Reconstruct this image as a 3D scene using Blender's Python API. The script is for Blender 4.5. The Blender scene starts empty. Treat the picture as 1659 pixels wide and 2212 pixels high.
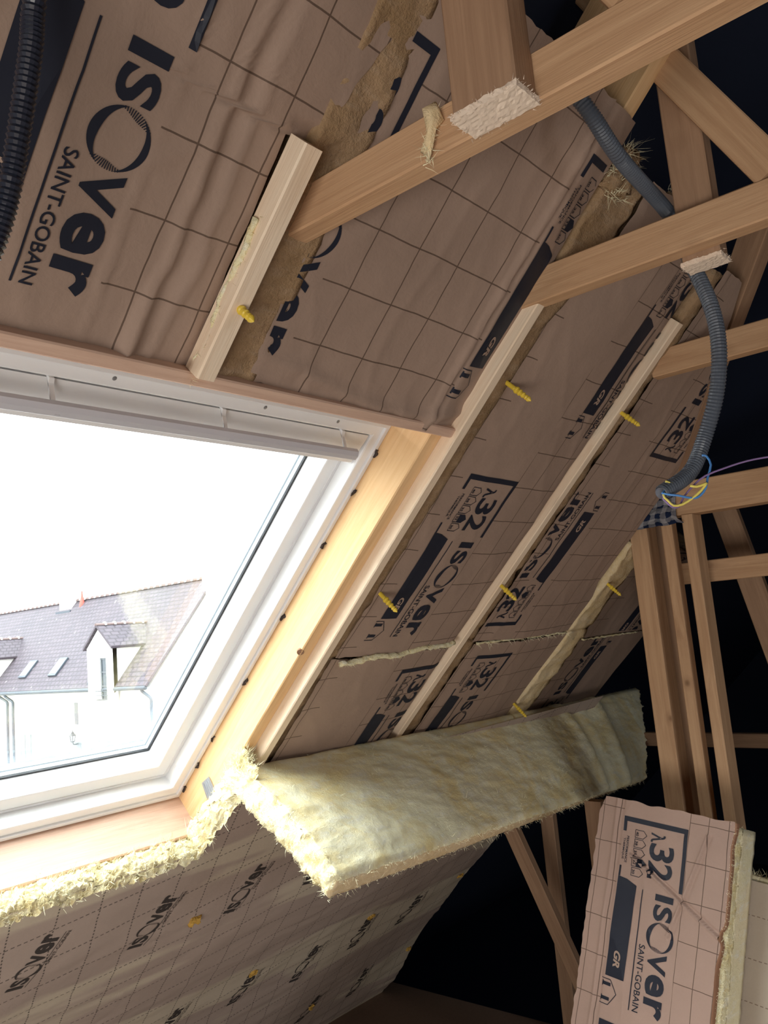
import bpy, bmesh, math, random
from mathutils import Vector, Matrix, noise
random.seed(7)
C = bpy.context.scene.collection
SC = bpy.context.scene
# ---------------------------------------------------------------- frame of reference
# One unit is 0.95 m.  Origin of the unit frame = eye point; X runs along the eaves, Y towards the
# window slope, Z up.  The window-side roof slope is the plane n.p = 1 (pitch 44.45 deg).
K = 0.95
ZF = 1.95                                   # eye height above the floor, in units
A = math.radians(44.45)
CA, SA = math.cos(A), math.sin(A)
def P(x, y, z): return Vector((x * K, y * K, (z + ZF) * K))
def RP(x, s, d): return P(x, -s * CA + d * SA, s * SA + d * CA)      # along eaves, up the slope, outwards
N_IN = Vector((0, -SA, -CA)); UP = Vector((0, -CA, SA)); EX = Vector((1, 0, 0))

# ---------------------------------------------------------------- camera
cam = bpy.data.cameras.new('camera'); co = bpy.data.objects.new('camera', cam); C.objects.link(co)
cam.sensor_fit = 'VERTICAL'; cam.sensor_height = 36.0; cam.lens = 36.0 * 1790 / 2212
yaw, pitch, roll = math.radians(39.84019), math.radians(8.10923), math.radians(-5.14664)
f_ = Vector((math.cos(pitch) * math.cos(yaw), math.cos(pitch) * math.sin(yaw), math.sin(pitch)))
r_ = f_.cross(Vector((0, 0, 1))).normalized(); u_ = r_.cross(f_)
r2 = math.cos(roll) * r_ + math.sin(roll) * u_; u2 = -math.sin(roll) * r_ + math.cos(roll) * u_
M = Matrix((r2, u2, -f_)).transposed().to_4x4(); M.translation = P(0, 0, 0)
co.matrix_world = M; cam.clip_start = 0.02; cam.clip_end = 300
SC.camera = co
# ---------------------------------------------------------------- sky, daylight portals, exposure
SKY = 15.0                                   # zenith radiance of an overcast sky, L = Lz (1 + 2 sin g) / 3
w = bpy.data.worlds.new('sky'); SC.world = w; w.use_nodes = True
wt = w.node_tree; bg = wt.nodes['Background']; bg.inputs[0].default_value = (0.93, 0.96, 1.0, 1)
tc = wt.nodes.new('ShaderNodeTexCoord'); sx = wt.nodes.new('ShaderNodeSeparateXYZ'); wt.links.new(tc.outputs['Generated'], sx.inputs[0])
m1 = wt.nodes.new('ShaderNodeMath'); m1.operation = 'MAXIMUM'; wt.links.new(sx.outputs[2], m1.inputs[0]); m1.inputs[1].default_value = 0.0
m2 = wt.nodes.new('ShaderNodeMath'); m2.operation = 'MULTIPLY_ADD'; wt.links.new(m1.outputs[0], m2.inputs[0]); m2.inputs[1].default_value = SKY * 2 / 3; m2.inputs[2].default_value = SKY / 3
wt.links.new(m2.outputs[0], bg.inputs[1])
SC.view_settings.view_transform = 'Standard'; SC.view_settings.look = 'None'
SC.view_settings.exposure = 0.0; SC.view_settings.gamma = 1.0; SC.view_settings.use_curve_mapping = False
SC.cycles.use_denoising = True
SC.cycles.max_bounces = 10; SC.cycles.diffuse_bounces = 6; SC.cycles.transparent_max_bounces = 12
def portal(name, loc, xdir, ydir, sx, sy):
    l = bpy.data.lights.new(name, 'AREA'); l.shape = 'RECTANGLE'; l.size = sx; l.size_y = sy
    l.cycles.is_portal = True
    o = bpy.data.objects.new(name, l); C.objects.link(o)
    z = xdir.cross(ydir); m = Matrix((xdir, ydir, z)).transposed().to_4x4(); m.translation = loc
    o.matrix_world = m
YR = -1.25                                  # the ridge line
portal('daylight_portal', RP(.745, -1.09, 1.28), EX, -UP, 1.22 * K, 1.1 * K)
MIR = lambda v: Vector((v.x, 2 * YR * K - v.y, v.z))
portal('daylight_portal', MIR(RP(1.35, -.80, 1.2)), EX, Vector((0, -CA, -SA)) * -1, 1.5 * K, 1.3 * K)  # portal for the unseen opening added in the opposite slope

# the veiled sun behind thin cloud: a very soft, weak sun high to the left outside the window
sl = bpy.data.lights.new('sun', 'SUN'); sl.energy = 3.4; sl.angle = math.radians(48); sl.color = (1.0, .965, .91)
so = bpy.data.objects.new('sun', sl); C.objects.link(so); so.rotation_euler = Vector((.70, -.25, -.65)).to_track_quat('-Z', 'Y').to_euler()
# added fill lamp behind the camera; the left gable has no opening
dl = bpy.data.lights.new('fill_light', 'AREA'); dl.shape = 'RECTANGLE'; dl.size = 2.2; dl.size_y = 1.2; dl.energy = 84; dl.color = (1.0, .95, .89)
do = bpy.data.objects.new('fill_light', dl); C.objects.link(do); do.location = P(-2.1, -.2, -1.4); do.rotation_euler = Vector((1.0, .55, .20)).to_track_quat('-Z', 'Y').to_euler()

# ---------------------------------------------------------------- materials
def mat(name, col=(.5, .5, .5), rough=.6, metal=0.0, spec=.5):
    m = bpy.data.materials.new(name); m.use_nodes = True
    b = m.node_tree.nodes['Principled BSDF']
    b.inputs['Base Color'].default_value = (*col, 1); b.inputs['Roughness'].default_value = rough
    b.inputs['Metallic'].default_value = metal; b.inputs['Specular IOR Level'].default_value = spec
    return m
class NT:
    def __init__(s, m): s.m = m; s.t = m.node_tree; s.b = s.t.nodes['Principled BSDF']
    def n(s, typ, **kw):
        x = s.t.nodes.new(typ)
        for k, v in kw.items():
            if k in x.inputs: x.inputs[k].default_value = v
            else: setattr(x, k, v)
        return x
    def l(s, a, b): s.t.links.new(a, b)
    def math(s, op, a, b=None, c=None):
        x = s.t.nodes.new('ShaderNodeMath'); x.operation = op
        for i, v in enumerate((a, b, c)):
            if v is None: continue
            if isinstance(v, (int, float)): x.inputs[i].default_value = v
            else: s.l(v, x.inputs[i])
        return x.outputs[0]
    def mix(s, fac, a, b):
        x = s.t.nodes.new('ShaderNodeMix'); x.data_type = 'RGBA'
        for i, v in ((0, fac), (6, a), (7, b)):
            if isinstance(v, (int, float)): x.inputs[i].default_value = v
            elif isinstance(v, tuple): x.inputs[i].default_value = (*v, 1)
            else: s.l(v, x.inputs[i])
        return x.outputs[2]
    def ramp(s, fac, stops):
        x = s.t.nodes.new('ShaderNodeValToRGB'); s.l(fac, x.inputs[0])
        e = x.color_ramp.elements
        while len(e) > 1: e.remove(e[-1])
        for i, (p, c) in enumerate(stops):
            q = e[0] if i == 0 else e.new(p)
            q.position = p; q.color = (*c, 1) if len(c) == 3 else c
        return x.outputs[0]
    def bump(s, h, st=.3, dist=.01):
        x = s.n('ShaderNodeBump', Strength=st, Distance=dist); s.l(h, x.inputs['Height']); s.l(x.outputs[0], s.b.inputs['Normal'])
    def uv(s, scale=(1, 1, 1), rnd=False):
        c = s.n('ShaderNodeUVMap'); v = c.outputs[0]
        if rnd:
            oi = s.n('ShaderNodeObjectInfo'); q = s.math('MULTIPLY', oi.outputs['Random'], 37.0)
            cb = s.n('ShaderNodeCombineXYZ'); s.l(q, cb.inputs[0]); s.l(q, cb.inputs[1])
            ad = s.n('ShaderNodeVectorMath', operation='ADD'); s.l(v, ad.inputs[0]); s.l(cb.outputs[0], ad.inputs[1]); v = ad.outputs[0]
        mp = s.n('ShaderNodeMapping'); s.l(v, mp.inputs[0]); mp.inputs['Scale'].default_value = scale
        return mp.outputs[0]
    def noise(s, vec, scale, detail=4, rough=.55, dist=0.0):
        x = s.n('ShaderNodeTexNoise', Scale=scale, Detail=detail, Roughness=rough, Distortion=dist)
        if vec is not None: s.l(vec, x.inputs['Vector'])
        return x.outputs[0]
    def obj(s):
        return s.n('ShaderNodeTexCoord').outputs['Object']
def wood(name, base, dark, knot=(.16, .075, .035), rough=.65):
    m = mat(name, base, rough, spec=.25); t = NT(m)
    v = t.uv((2.2, 34, 1), True)
    n1 = t.noise(v, 1.4, 5, .6, 1.2)
    n2 = t.noise(t.uv((5, 160, 1), True), 2.0, 3, .6)
    n3 = t.noise(t.uv((1.1, 3, 1), True), 2.0, 2)
    c = t.mix(t.ramp(n1, [(.35, (0, 0, 0)), (.66, (1, 1, 1))]), base, dark)
    c = t.mix(t.math('MULTIPLY', n2, .35), c, dark)
    c = t.mix(t.math('MULTIPLY', n3, .4), c, tuple(min(1, x * 1.18) for x in base))
    vo = t.n('ShaderNodeTexVoronoi', Scale=6.5); t.l(t.uv((1, 1.25, 1), True), vo.inputs['Vector'])
    sep = t.n('ShaderNodeSeparateColor'); t.l(vo.outputs['Color'], sep.inputs[0])
    on = t.math('GREATER_THAN', sep.outputs[0], .60)
    k = t.math('MULTIPLY', on, t.ramp(vo.outputs['Distance'], [(.05, (1, 1, 1)), (.1, (.25, .25, .25)), (.2, (0, 0, 0))]))
    c = t.mix(t.math('MULTIPLY', k, .85), c, knot)
    t.l(c, t.b.inputs['Base Color']); t.bump(n2, .25, .003)
    return m
M_TIMBER = wood('roof_timber', (.60, .385, .225), (.43, .25, .135))
M_TIMBER_DARK = wood('dark_timber', (.42, .265, .165), (.28, .165, .10))  # roof timber in darker brown tones
M_PALE = wood('pale_batten', (.88, .73, .56), (.76, .57, .40))
M_RAFTER = wood('yellow_spruce', (.80, .55, .30), (.66, .40, .19))
M_PINK = wood('planed_spruce', (.70, .50, .38), (.54, .34, .25))
M_SAWN = mat('sawn_wood_end', (.80, .66, .53), .8)
def wool(name, pale, deep, patch, df=.55, bs=.55, wf=.75):
    m = mat(name, pale, .95, spec=.1); t = NT(m)
    o = t.obj()
    n1 = t.noise(o, 7, 5, .6, .6); n2 = t.noise(o, 75, 4, .7); n3 = t.noise(o, 240, 3, .7)
    mp = t.n('ShaderNodeMapping'); t.l(o, mp.inputs[0]); mp.inputs['Scale'].default_value = (9, 34, 34); mp.inputs['Rotation'].default_value = (0, .2, .5)
    n4 = t.noise(mp.outputs[0], 1.6, 4, .6, .8)
    c = t.mix(t.ramp(n1, [(.46, (0, 0, 0)), (.62, (1, 1, 1))]), pale, patch)
    c = t.mix(t.ramp(n4, [(.5, (0, 0, 0)), (.78, (wf, wf, wf))]), c, (.90, .90, .84))
    c = t.mix(t.ramp(n2, [(.36, (df, df, df)), (.5, (0, 0, 0))]), c, deep)
    t.l(c, t.b.inputs['Base Color'])
    t.bump(t.math('ADD', t.math('ADD', n2, t.math('MULTIPLY', n3, .6)), n4), bs, .008)
    return m
M_WOOL = wool('glass_wool', (.86, .79, .52), (.74, .58, .26), (.82, .70, .38), .55)
M_WOOL_FLAP = wool('glass_wool_flap', (.95, .90, .63), (.89, .79, .46), (.89, .75, .39), .3, .3, .6)
M_WOOL_SHADED = wool('glass_wool_shaded', (.39, .26, .15), (.26, .165, .09), (.33, .215, .115), .45, .5, .08)  # glass wool darkened to brown: shade between batts is put into its colour
M_WOOL_SIDE = wool('glass_wool_compressed', (.84, .77, .52), (.76, .66, .40), (.86, .76, .52), .35, .35)
M_WOOL_TAN = wool('glass_wool_tan', (.78, .62, .38), (.66, .48, .26), (.74, .56, .30), .4, .4, .25)
M_FIBRE = mat('glass_wool_fibre', (.88, .83, .58), .9, spec=.1)
def kraft(name, base, cols, x0=0.0, px=.105, s0=-.005, ps=.1055, wl=.0013, dash=False, rot=0.0, line=(.075, .045, .03), patch=None):
    m = mat(name, base, .72, spec=.25); t = NT(m)
    c0 = t.n('ShaderNodeUVMap').outputs[0]
    nz = t.n('ShaderNodeTexNoise', Scale=6.0, Detail=3.0); t.l(c0, nz.inputs['Vector'])
    sub = t.n('ShaderNodeVectorMath', operation='SUBTRACT'); t.l(nz.outputs['Color'], sub.inputs[0]); sub.inputs[1].default_value = (.5, .5, .5)
    sca = t.n('ShaderNodeVectorMath', operation='SCALE'); t.l(sub.outputs[0], sca.inputs[0]); sca.inputs['Scale'].default_value = .012
    add = t.n('ShaderNodeVectorMath', operation='ADD'); t.l(c0, add.inputs[0]); t.l(sca.outputs[0], add.inputs[1])
    mp = t.n('ShaderNodeMapping'); t.l(add.outputs[0], mp.inputs[0]); mp.inputs['Rotation'].default_value = (0, 0, rot)
    sp = t.n('ShaderNodeSeparateXYZ'); t.l(mp.outputs[0], sp.inputs[0])
    raw = t.n('ShaderNodeSeparateXYZ'); t.l(c0, raw.inputs[0])
    x, s = sp.outputs[0], sp.outputs[1]
    def ln(v, v0, p):
        q = t.math('ABSOLUTE', t.math('SUBTRACT', t.math('FRACT', t.math('ADD', t.math('DIVIDE', t.math('SUBTRACT', v, v0), p), .5)), .5))
        return t.math('LESS_THAN', t.math('MULTIPLY', q, p), wl)
    lv, lh = ln(x, x0, px), ln(s, s0, ps)
    if dash:
        lv = t.math('MULTIPLY', lv, t.math('LESS_THAN', t.math('FRACT', t.math('DIVIDE', s, .0125)), .6))
        lh = t.math('MULTIPLY', lh, t.math('LESS_THAN', t.math('FRACT', t.math('DIVIDE', x, .0145)), .6))
    g = t.math('MAXIMUM', lv, lh)
    if cols is not None:                    # the grid is printed only beside the lettering columns
        keep = None
        for a, b in cols:
            k = t.math('MULTIPLY', t.math('GREATER_THAN', raw.outputs[0], a), t.math('LESS_THAN', raw.outputs[0], b))
            keep = k if keep is None else t.math('MAXIMUM', keep, k)
        g = t.math('MULTIPLY', g, keep)
    n1 = t.noise(c0, 3, 4, .6); n2 = t.noise(c0, 140, 3, .6); n3 = t.noise(c0, 26, 4, .65, .5)
    c = t.mix(t.ramp(n1, [(.3, (0, 0, 0)), (.7, (1, 1, 1))]), base, tuple(v * .84 for v in base))
    c = t.mix(t.math('MULTIPLY', n2, .25), c, tuple(v * .7 for v in base))
    if patch is not None:                   # bleached bands running along the sheet
        mp2 = t.n('ShaderNodeMapping'); t.l(c0, mp2.inputs[0]); mp2.inputs['Scale'].default_value = (.55, 2.6, 1); mp2.inputs['Rotation'].default_value = (0, 0, .14)
        n5 = t.noise(mp2.outputs[0], 1.25, 3, .5, .6)
        c = t.mix(t.ramp(n5, [(.48, (0, 0, 0)), (.53, (.8, .8, .8))]), c, patch)
    c = t.mix(t.math('MULTIPLY', g, .8), c, line)
    t.l(c, t.b.inputs['Base Color'])
    t.bump(t.math('ADD', n3, t.math('MULTIPLY', n2, .25)), .35, .004)
    return m
KB = (.40, .285, .22)
M_INK = mat('black_print', (.016, .019, .032), .55, spec=.3)
M_INK_GREY = mat('grey_print', (.065, .055, .05), .7, spec=.2)
M_KPRINT = mat('unprinted_paper', KB, .7, spec=.25)
M_WHITE = mat('white_plastic', (.82, .83, .84), .35, spec=.4)
M_WHITE2 = mat('white_profile', (.72, .72, .73), .45, spec=.4)
M_BLACK = mat('black_seal', (.012, .013, .016), .5)
M_SPACER = mat('pale_spacer', (.62, .70, .78), .4, .2)
M_FOAM = mat('dark_foam', (.05, .035, .03), .9)
M_YEL = mat('yellow_plastic', (.78, .56, .06), .4)
M_ORANGE = mat('orange_resin', (.52, .31, .06), .8)
M_GREYTUBE = mat('grey_conduit', (.085, .10, .125), .42)
M_BLACKTUBE = mat('black_conduit', (.016, .020, .034), .28)
M_TUBE_IN = mat('tube_lining', (.35, .36, .40), .5)
M_BLUEW = mat('blue_wire', (.08, .26, .62), .4); M_YELW = mat('yellow_wire', (.86, .72, .16), .4); M_PURW = mat('purple_wire', (.26, .17, .36), .4)
M_STEEL = mat('galvanised_steel', (.42, .44, .47), .4, .8)
def glass_mat():
    m = bpy.data.materials.new('window_glass'); m.use_nodes = True; nt = m.node_tree; nt.nodes.clear()
    out = nt.nodes.new('ShaderNodeOutputMaterial'); mx = nt.nodes.new('ShaderNodeMixShader')
    tr = nt.nodes.new('ShaderNodeBsdfTransparent'); gl = nt.nodes.new('ShaderNodeBsdfGlossy'); fr = nt.nodes.new('ShaderNodeFresnel')
    tr.inputs[0].default_value = (.97, .985, .98, 1); gl.inputs['Roughness'].default_value = .02; fr.inputs[0].default_value = 1.45
    ml = nt.nodes.new('ShaderNodeMath'); ml.operation = 'MULTIPLY'; ml.inputs[1].default_value = .12
    nt.links.new(fr.outputs[0], ml.inputs[0]); nt.links.new(ml.outputs[0], mx.inputs[0])
    nt.links.new(tr.outputs[0], mx.inputs[1]); nt.links.new(gl.outputs[0], mx.inputs[2]); nt.links.new(mx.outputs[0], out.inputs[0])
    return m
M_GLASS = glass_mat()
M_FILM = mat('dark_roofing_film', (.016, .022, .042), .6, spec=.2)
def floor_mat():
    m = mat('brown_chipboard', (.16, .10, .07), .8, spec=.2); t = NT(m); o = t.obj()
    c = t.mix(t.noise(o, 60, 5, .7), (.27, .18, .13), (.16, .10, .075)); c = t.mix(t.math('MULTIPLY', t.noise(o, 2.5, 3), .6), c, (.32, .24, .18))
    t.l(c, t.b.inputs['Base Color']); t.bump(t.noise(o, 90, 3), .3, .003); return m
M_FLOOR = floor_mat()
def check_mat():
    m = mat('blue_checked_fabric', (.3, .33, .38), .9, spec=.1); t = NT(m)
    u = t.uv((1, 1, 1)); sp = t.n('ShaderNodeSeparateXYZ'); t.l(u, sp.inputs[0])
    nz = t.math('MULTIPLY', t.math('SUBTRACT', t.noise(u, 40, 3), .5), .018)
    def st(v, p, f): return t.math('LESS_THAN', t.math('FRACT', t.math('DIVIDE', t.math('ADD', v, nz), p)), f)
    a, b = st(sp.outputs[0], .036, .52), st(sp.outputs[1], .03, .5)
    k = t.math('MULTIPLY', t.math('ADD', a, b), .5)
    c = t.mix(k, (.30, .29, .30), (.012, .02, .05))
    c = t.mix(t.ramp(t.noise(u, 9, 2), [(.62, (0, 0, 0)), (.7, (.5, .5, .5))]), c, (.05, .20, .36))
    t.l(c, t.b.inputs['Base Color']); t.bump(t.noise(u, 160, 2), .6, .004); return m
M_CHECK = check_mat()

# ---------------------------------------------------------------- object helpers
def wloc(o):
    v = Vector((0, 0, 0))
    while o is not None: v += o.location; o = o.parent
    return v
def thing(name, label, cat, loc, group=None, kind=None):
    o = bpy.data.objects.new(name, None); C.objects.link(o); o.location = loc; o.empty_display_size = .05
    if label: o['label'] = label
    if cat: o['category'] = cat
    if group: o['group'] = group
    if kind: o['kind'] = kind
    return o
def tag(o, label=None, cat=None, group=None, kind=None):
    for k, v in (('label', label), ('category', cat), ('group', group), ('kind', kind)):
        if v: o[k] = v
    return o
def mk(name, V, Fc, m, parent=None, uv=None, smooth=False, mats=None, origin=None):
    """V in world metres; uv: per-vertex list or per-loop list-of-lists."""
    V = [Vector(v) for v in V]
    if parent is not None: org = wloc(parent)
    else: org = origin if origin is not None else sum(V, Vector()) / len(V)
    me = bpy.data.meshes.new(name); me.from_pydata([tuple(v - org) for v in V], [], [tuple(f) for f in Fc])
    ms = m if isinstance(m, (list, tuple)) else [m]
    for q in ms: me.materials.append(q)
    if uv is not None:
        l = me.uv_layers.new(name='UVMap')
        if isinstance(uv[0], list):
            for p in me.polygons:
                for k, li in enumerate(p.loop_indices): l.data[li].uv = uv[p.index][k]
        else:
            for lp in me.loops: l.data[lp.index].uv = uv[lp.vertex_index]
    if mats is not None:
        for p, q in zip(me.polygons, mats): p.material_index = q
    if smooth:
        for p in me.polygons: p.use_smooth = True
    me.update()
    o = bpy.data.objects.new(name, me); C.objects.link(o)
    if parent is not None: o.parent = parent
    else: o.location = org
    return o
def join(*parts):
    V, Fc, U = [], [], []
    for v, f, u in parts:
        b = len(V); V += v; Fc += [tuple(i + b for i in q) for q in f]; U += u
    return V, Fc, U
def beam_data(a, axis, u, v, ch=.0025, jag=0.0):
    """box from corner a along axis with section u x v (world metres), chamfered edges"""
    L = axis.length; lu, lv = u.length, v.length; eu, ev = u / lu, v / lv
    c = min(ch, lu * .2, lv * .2)
    sec = [(c, 0), (lu - c, 0), (lu, c), (lu, lv - c), (lu - c, lv), (c, lv), (0, lv - c), (0, c)]
    V = [a + eu * p + ev * q for p, q in sec] + [a + axis + eu * p + ev * q for p, q in sec]
    if axis.dot(u.cross(v)) < 0: flip = True
    else: flip = False
    per = [0]
    for i in range(8):
        p, q = sec[i], sec[(i + 1) % 8]; per.append(per[-1] + math.hypot(q[0] - p[0], q[1] - p[1]))
    F_, U = [], []
    for i in range(8):
        j = (i + 1) % 8
        F_.append((i, j, 8 + j, 8 + i)); U.append([(0, per[i]), (0, per[i + 1]), (L, per[i + 1]), (L, per[i])])
    F_.append(tuple(range(7, -1, -1))); U.append([(sec[i][0] * .1, sec[i][1]) for i in range(7, -1, -1)])
    F_.append(tuple(range(8, 16))); U.append([(sec[i][0] * .1, sec[i][1]) for i in range(8)])
    if flip:
        F_ = [tuple(reversed(f)) for f in F_]; U = [list(reversed(q)) for q in U]
    return V, F_, U
def beam(name, a, axis, u, v, m, label=None, cat=None, parent=None, ch=.0025, group=None, kind=None):
    d = beam_data(a, axis, u, v, ch)
    o = mk(name, d[0], d[1], m, parent, d[2])
    return tag(o, label, cat, group, kind)
def rbeam(name, x0, x1, s0, s1, d0, d1, m, label=None, cat=None, parent=None, along='s', ch=.0025, kind=None):
    """box laid in roof coordinates"""
    a = RP(x0, s0, d0); ex = RP(x1, s0, d0) - a; es = RP(x0, s1, d0) - a; ed = RP(x0, s0, d1) - a
    if along == 's': d = beam_data(a, es, ex, ed, ch)
    else: d = beam_data(a, ex, es, ed, ch)
    o = mk(name, d[0], d[1], m, parent, d[2]); return tag(o, label, cat, None, kind)
def tube(pts, r, seg=10, ribs=0.0, pitch=.006, cap=True):
    """pts world; smooth catmull path resampled; ribs>0 makes a corrugated conduit"""
    pts = [Vector(p) for p in pts]
    q = [pts[0] * 2 - pts[1]] + pts + [pts[-1] * 2 - pts[-2]]
    path = []
    for i in range(1, len(q) - 2):
        L = (q[i + 1] - q[i]).length; n = max(2, int(L / (pitch / 2 if ribs else .012)))
        for k in range(n):
            t = k / n
            path.append(.5 * ((2 * q[i]) + (-q[i - 1] + q[i + 1]) * t + (2 * q[i - 1] - 5 * q[i] + 4 * q[i + 1] - q[i + 2]) * t * t + (-q[i - 1] + 3 * q[i] - 3 * q[i + 1] + q[i + 2]) * t ** 3))
    path.append(pts[-1])
    V, F_ = [], []
    t0 = (path[1] - path[0]).normalized(); nrm = t0.orthogonal().normalized()
    for i, p in enumerate(path):
        t = (path[min(i + 1, len(path) - 1)] - path[max(i - 1, 0)]).normalized()
        nrm = (nrm - t * nrm.dot(t)).normalized(); b = t.cross(nrm)
        rr = r + (ribs if i % 2 else -ribs)
        for k in range(seg):
            a = 2 * math.pi * k / seg; V.append(p + nrm * math.cos(a) * rr + b * math.sin(a) * rr)
    for i in range(len(path) - 1):
        for k in range(seg):
            k2 = (k + 1) % seg; F_.append((i * seg + k, i * seg + k2, (i + 1) * seg + k2, (i + 1) * seg + k))
    if cap:
        F_.append(tuple(range(seg - 1, -1, -1))); F_.append(tuple((len(path) - 1) * seg + k for k in range(seg)))
    return V, F_
def lathe(p0, axis, prof, seg=12):
    """prof: list of (distance along axis, radius) in metres"""
    ax = axis.normalized(); n = ax.orthogonal().normalized(); b = ax.cross(n); V, F_ = [], []
    for h, r in prof:
        for k in range(seg):
            a = 2 * math.pi * k / seg; V.append(p0 + ax * h + n * math.cos(a) * r + b * math.sin(a) * r)
    for i in range(len(prof) - 1):
        for k in range(seg):
            k2 = (k + 1) % seg; F_.append((i * seg + k, i * seg + k2, (i + 1) * seg + k2, (i + 1) * seg + k))
    F_.append(tuple(range(seg - 1, -1, -1))); F_.append(tuple((len(prof) - 1) * seg + k for k in range(seg)))
    return V, F_
def ring(x0, x1, s0, s1, wx, ws0, ws1, d0, d1):
    """rectangular ring in roof coordinates; wx side width, ws0 bottom width, ws1 top width"""
    o = [(x0, s0), (x1, s0), (x1, s1), (x0, s1)]; i = [(x0 + wx, s0 + ws0), (x1 - wx, s0 + ws0), (x1 - wx, s1 - ws1), (x0 + wx, s1 - ws1)]
    V = [RP(x, s, d) for d in (d0, d1) for x, s in o + i]
    F_ = []
    for k in range(4):
        j = (k + 1) % 4
        F_ += [(k, j, 4 + j, 4 + k), (8 + j, 8 + k, 12 + k, 12 + j), (j, k, 8 + k, 8 + j), (4 + k, 4 + j, 12 + j, 12 + k)]
    return V, F_
def bevel(o, w_, seg=2):
    b = o.modifiers.new('bevel', 'BEVEL'); b.width = w_; b.segments = seg; b.limit_method = 'ANGLE'; return o
def fractal(p, f, o=4):
    v, a = 0.0, 1.0
    for i in range(o): v += a * noise.noise(p * f); f *= 2.1; a *= .52
    return v
def nvec(p, f, o=3):
    return Vector((fractal(p, f, o), fractal(p + Vector((31.7, 5, 2)), f, o), fractal(p + Vector((3, 57.1, 9)), f, o)))
def wool_box(F, lo, hi, cell, amp, freq=26):
    """closed lumpy box: F maps box coordinates to world; displaced by noise; cell/lo/hi are 3-tuples in box units"""
    n = [max(1, int(round((hi[i] - lo[i]) / cell[i]))) for i in range(3)]
    idx, V, F_ = {}, [], []
    def g(i, j, k):
        if (i, j, k) not in idx:
            q = [lo[a] + (hi[a] - lo[a]) * (i, j, k)[a] / n[a] for a in range(3)]
            p = F(*q); idx[(i, j, k)] = len(V); V.append(p + nvec(p, freq) * amp)
        return idx[(i, j, k)]
    for i in range(n[0]):
        for j in range(n[1]):
            F_.append((g(i, j, 0), g(i, j + 1, 0), g(i + 1, j + 1, 0), g(i + 1, j, 0)))
            F_.append((g(i, j, n[2]), g(i + 1, j, n[2]), g(i + 1, j + 1, n[2]), g(i, j + 1, n[2])))
    for i in range(n[0]):
        for k in range(n[2]):
            F_.append((g(i, 0, k), g(i + 1, 0, k), g(i + 1, 0, k + 1), g(i, 0, k + 1)))
            F_.append((g(i, n[1], k), g(i, n[1], k + 1), g(i + 1, n[1], k + 1), g(i + 1, n[1], k)))
    for j in range(n[1]):
        for k in range(n[2]):
            F_.append((g(0, j, k), g(0, j, k + 1), g(0, j + 1, k + 1), g(0, j + 1, k)))
            F_.append((g(n[0], j, k), g(n[0], j + 1, k), g(n[0], j + 1, k + 1), g(n[0], j, k + 1)))
    return V, F_
def fibres(spots, per, length, spread, wd=.0005, rng=random.Random(3)):
    """thin curled hairs: spots = [(point, direction)]"""
    V, F_ = [], []
    for p, d in spots:
        for _ in range(per):
            dr = (d + Vector((rng.gauss(0, spread), rng.gauss(0, spread), rng.gauss(0, spread)))).normalized()
            bend = Vector((rng.gauss(0, .5), rng.gauss(0, .5), rng.gauss(0, .5))); L = length * rng.uniform(.3, 1.25)
            side = dr.cross(bend).normalized() * wd if dr.cross(bend).length > 1e-4 else Vector((wd, 0, 0))
            b = len(V); q = p + Vector((rng.gauss(0, .003), rng.gauss(0, .003), rng.gauss(0, .003)))
            for t in (0, .5, 1.0):
                c = q + dr * L * t + bend * L * .45 * t * t
                V += [c - side * (1.1 - t), c + side * (1.1 - t)]
            F_ += [(b, b + 1, b + 3, b + 2), (b + 2, b + 3, b + 5, b + 4)]
    return V, F_

# ---------------------------------------------------------------- printed lettering
_tc = {}
def text2d(body, bold=0.0, shear=0.0):
    key = (body, bold, shear)
    if key in _tc: return _tc[key]
    cu = bpy.data.curves.new('lettering', 'FONT'); cu.body = body; cu.size = 1.0; cu.offset = bold; cu.shear = shear; cu.resolution_u = 4
    ob = bpy.data.objects.new('lettering', cu); C.objects.link(ob); bpy.context.view_layer.update()
    me = bpy.data.meshes.new_from_object(ob.evaluated_get(bpy.context.evaluated_depsgraph_get()))
    V = [(v.co.x, v.co.y) for v in me.vertices]; F_ = [tuple(p.vertices) for p in me.polygons]
    C.objects.unlink(ob); bpy.data.objects.remove(ob); bpy.data.curves.remove(cu); bpy.data.meshes.remove(me)
    x0, x1 = min(v[0] for v in V), max(v[0] for v in V); y0, y1 = min(v[1] for v in V), max(v[1] for v in V)
    V = [((x - x0) / (x1 - x0), (y - y0) / (y1 - y0)) for x, y in V]
    _tc[key] = (V, F_); return _tc[key]
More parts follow.
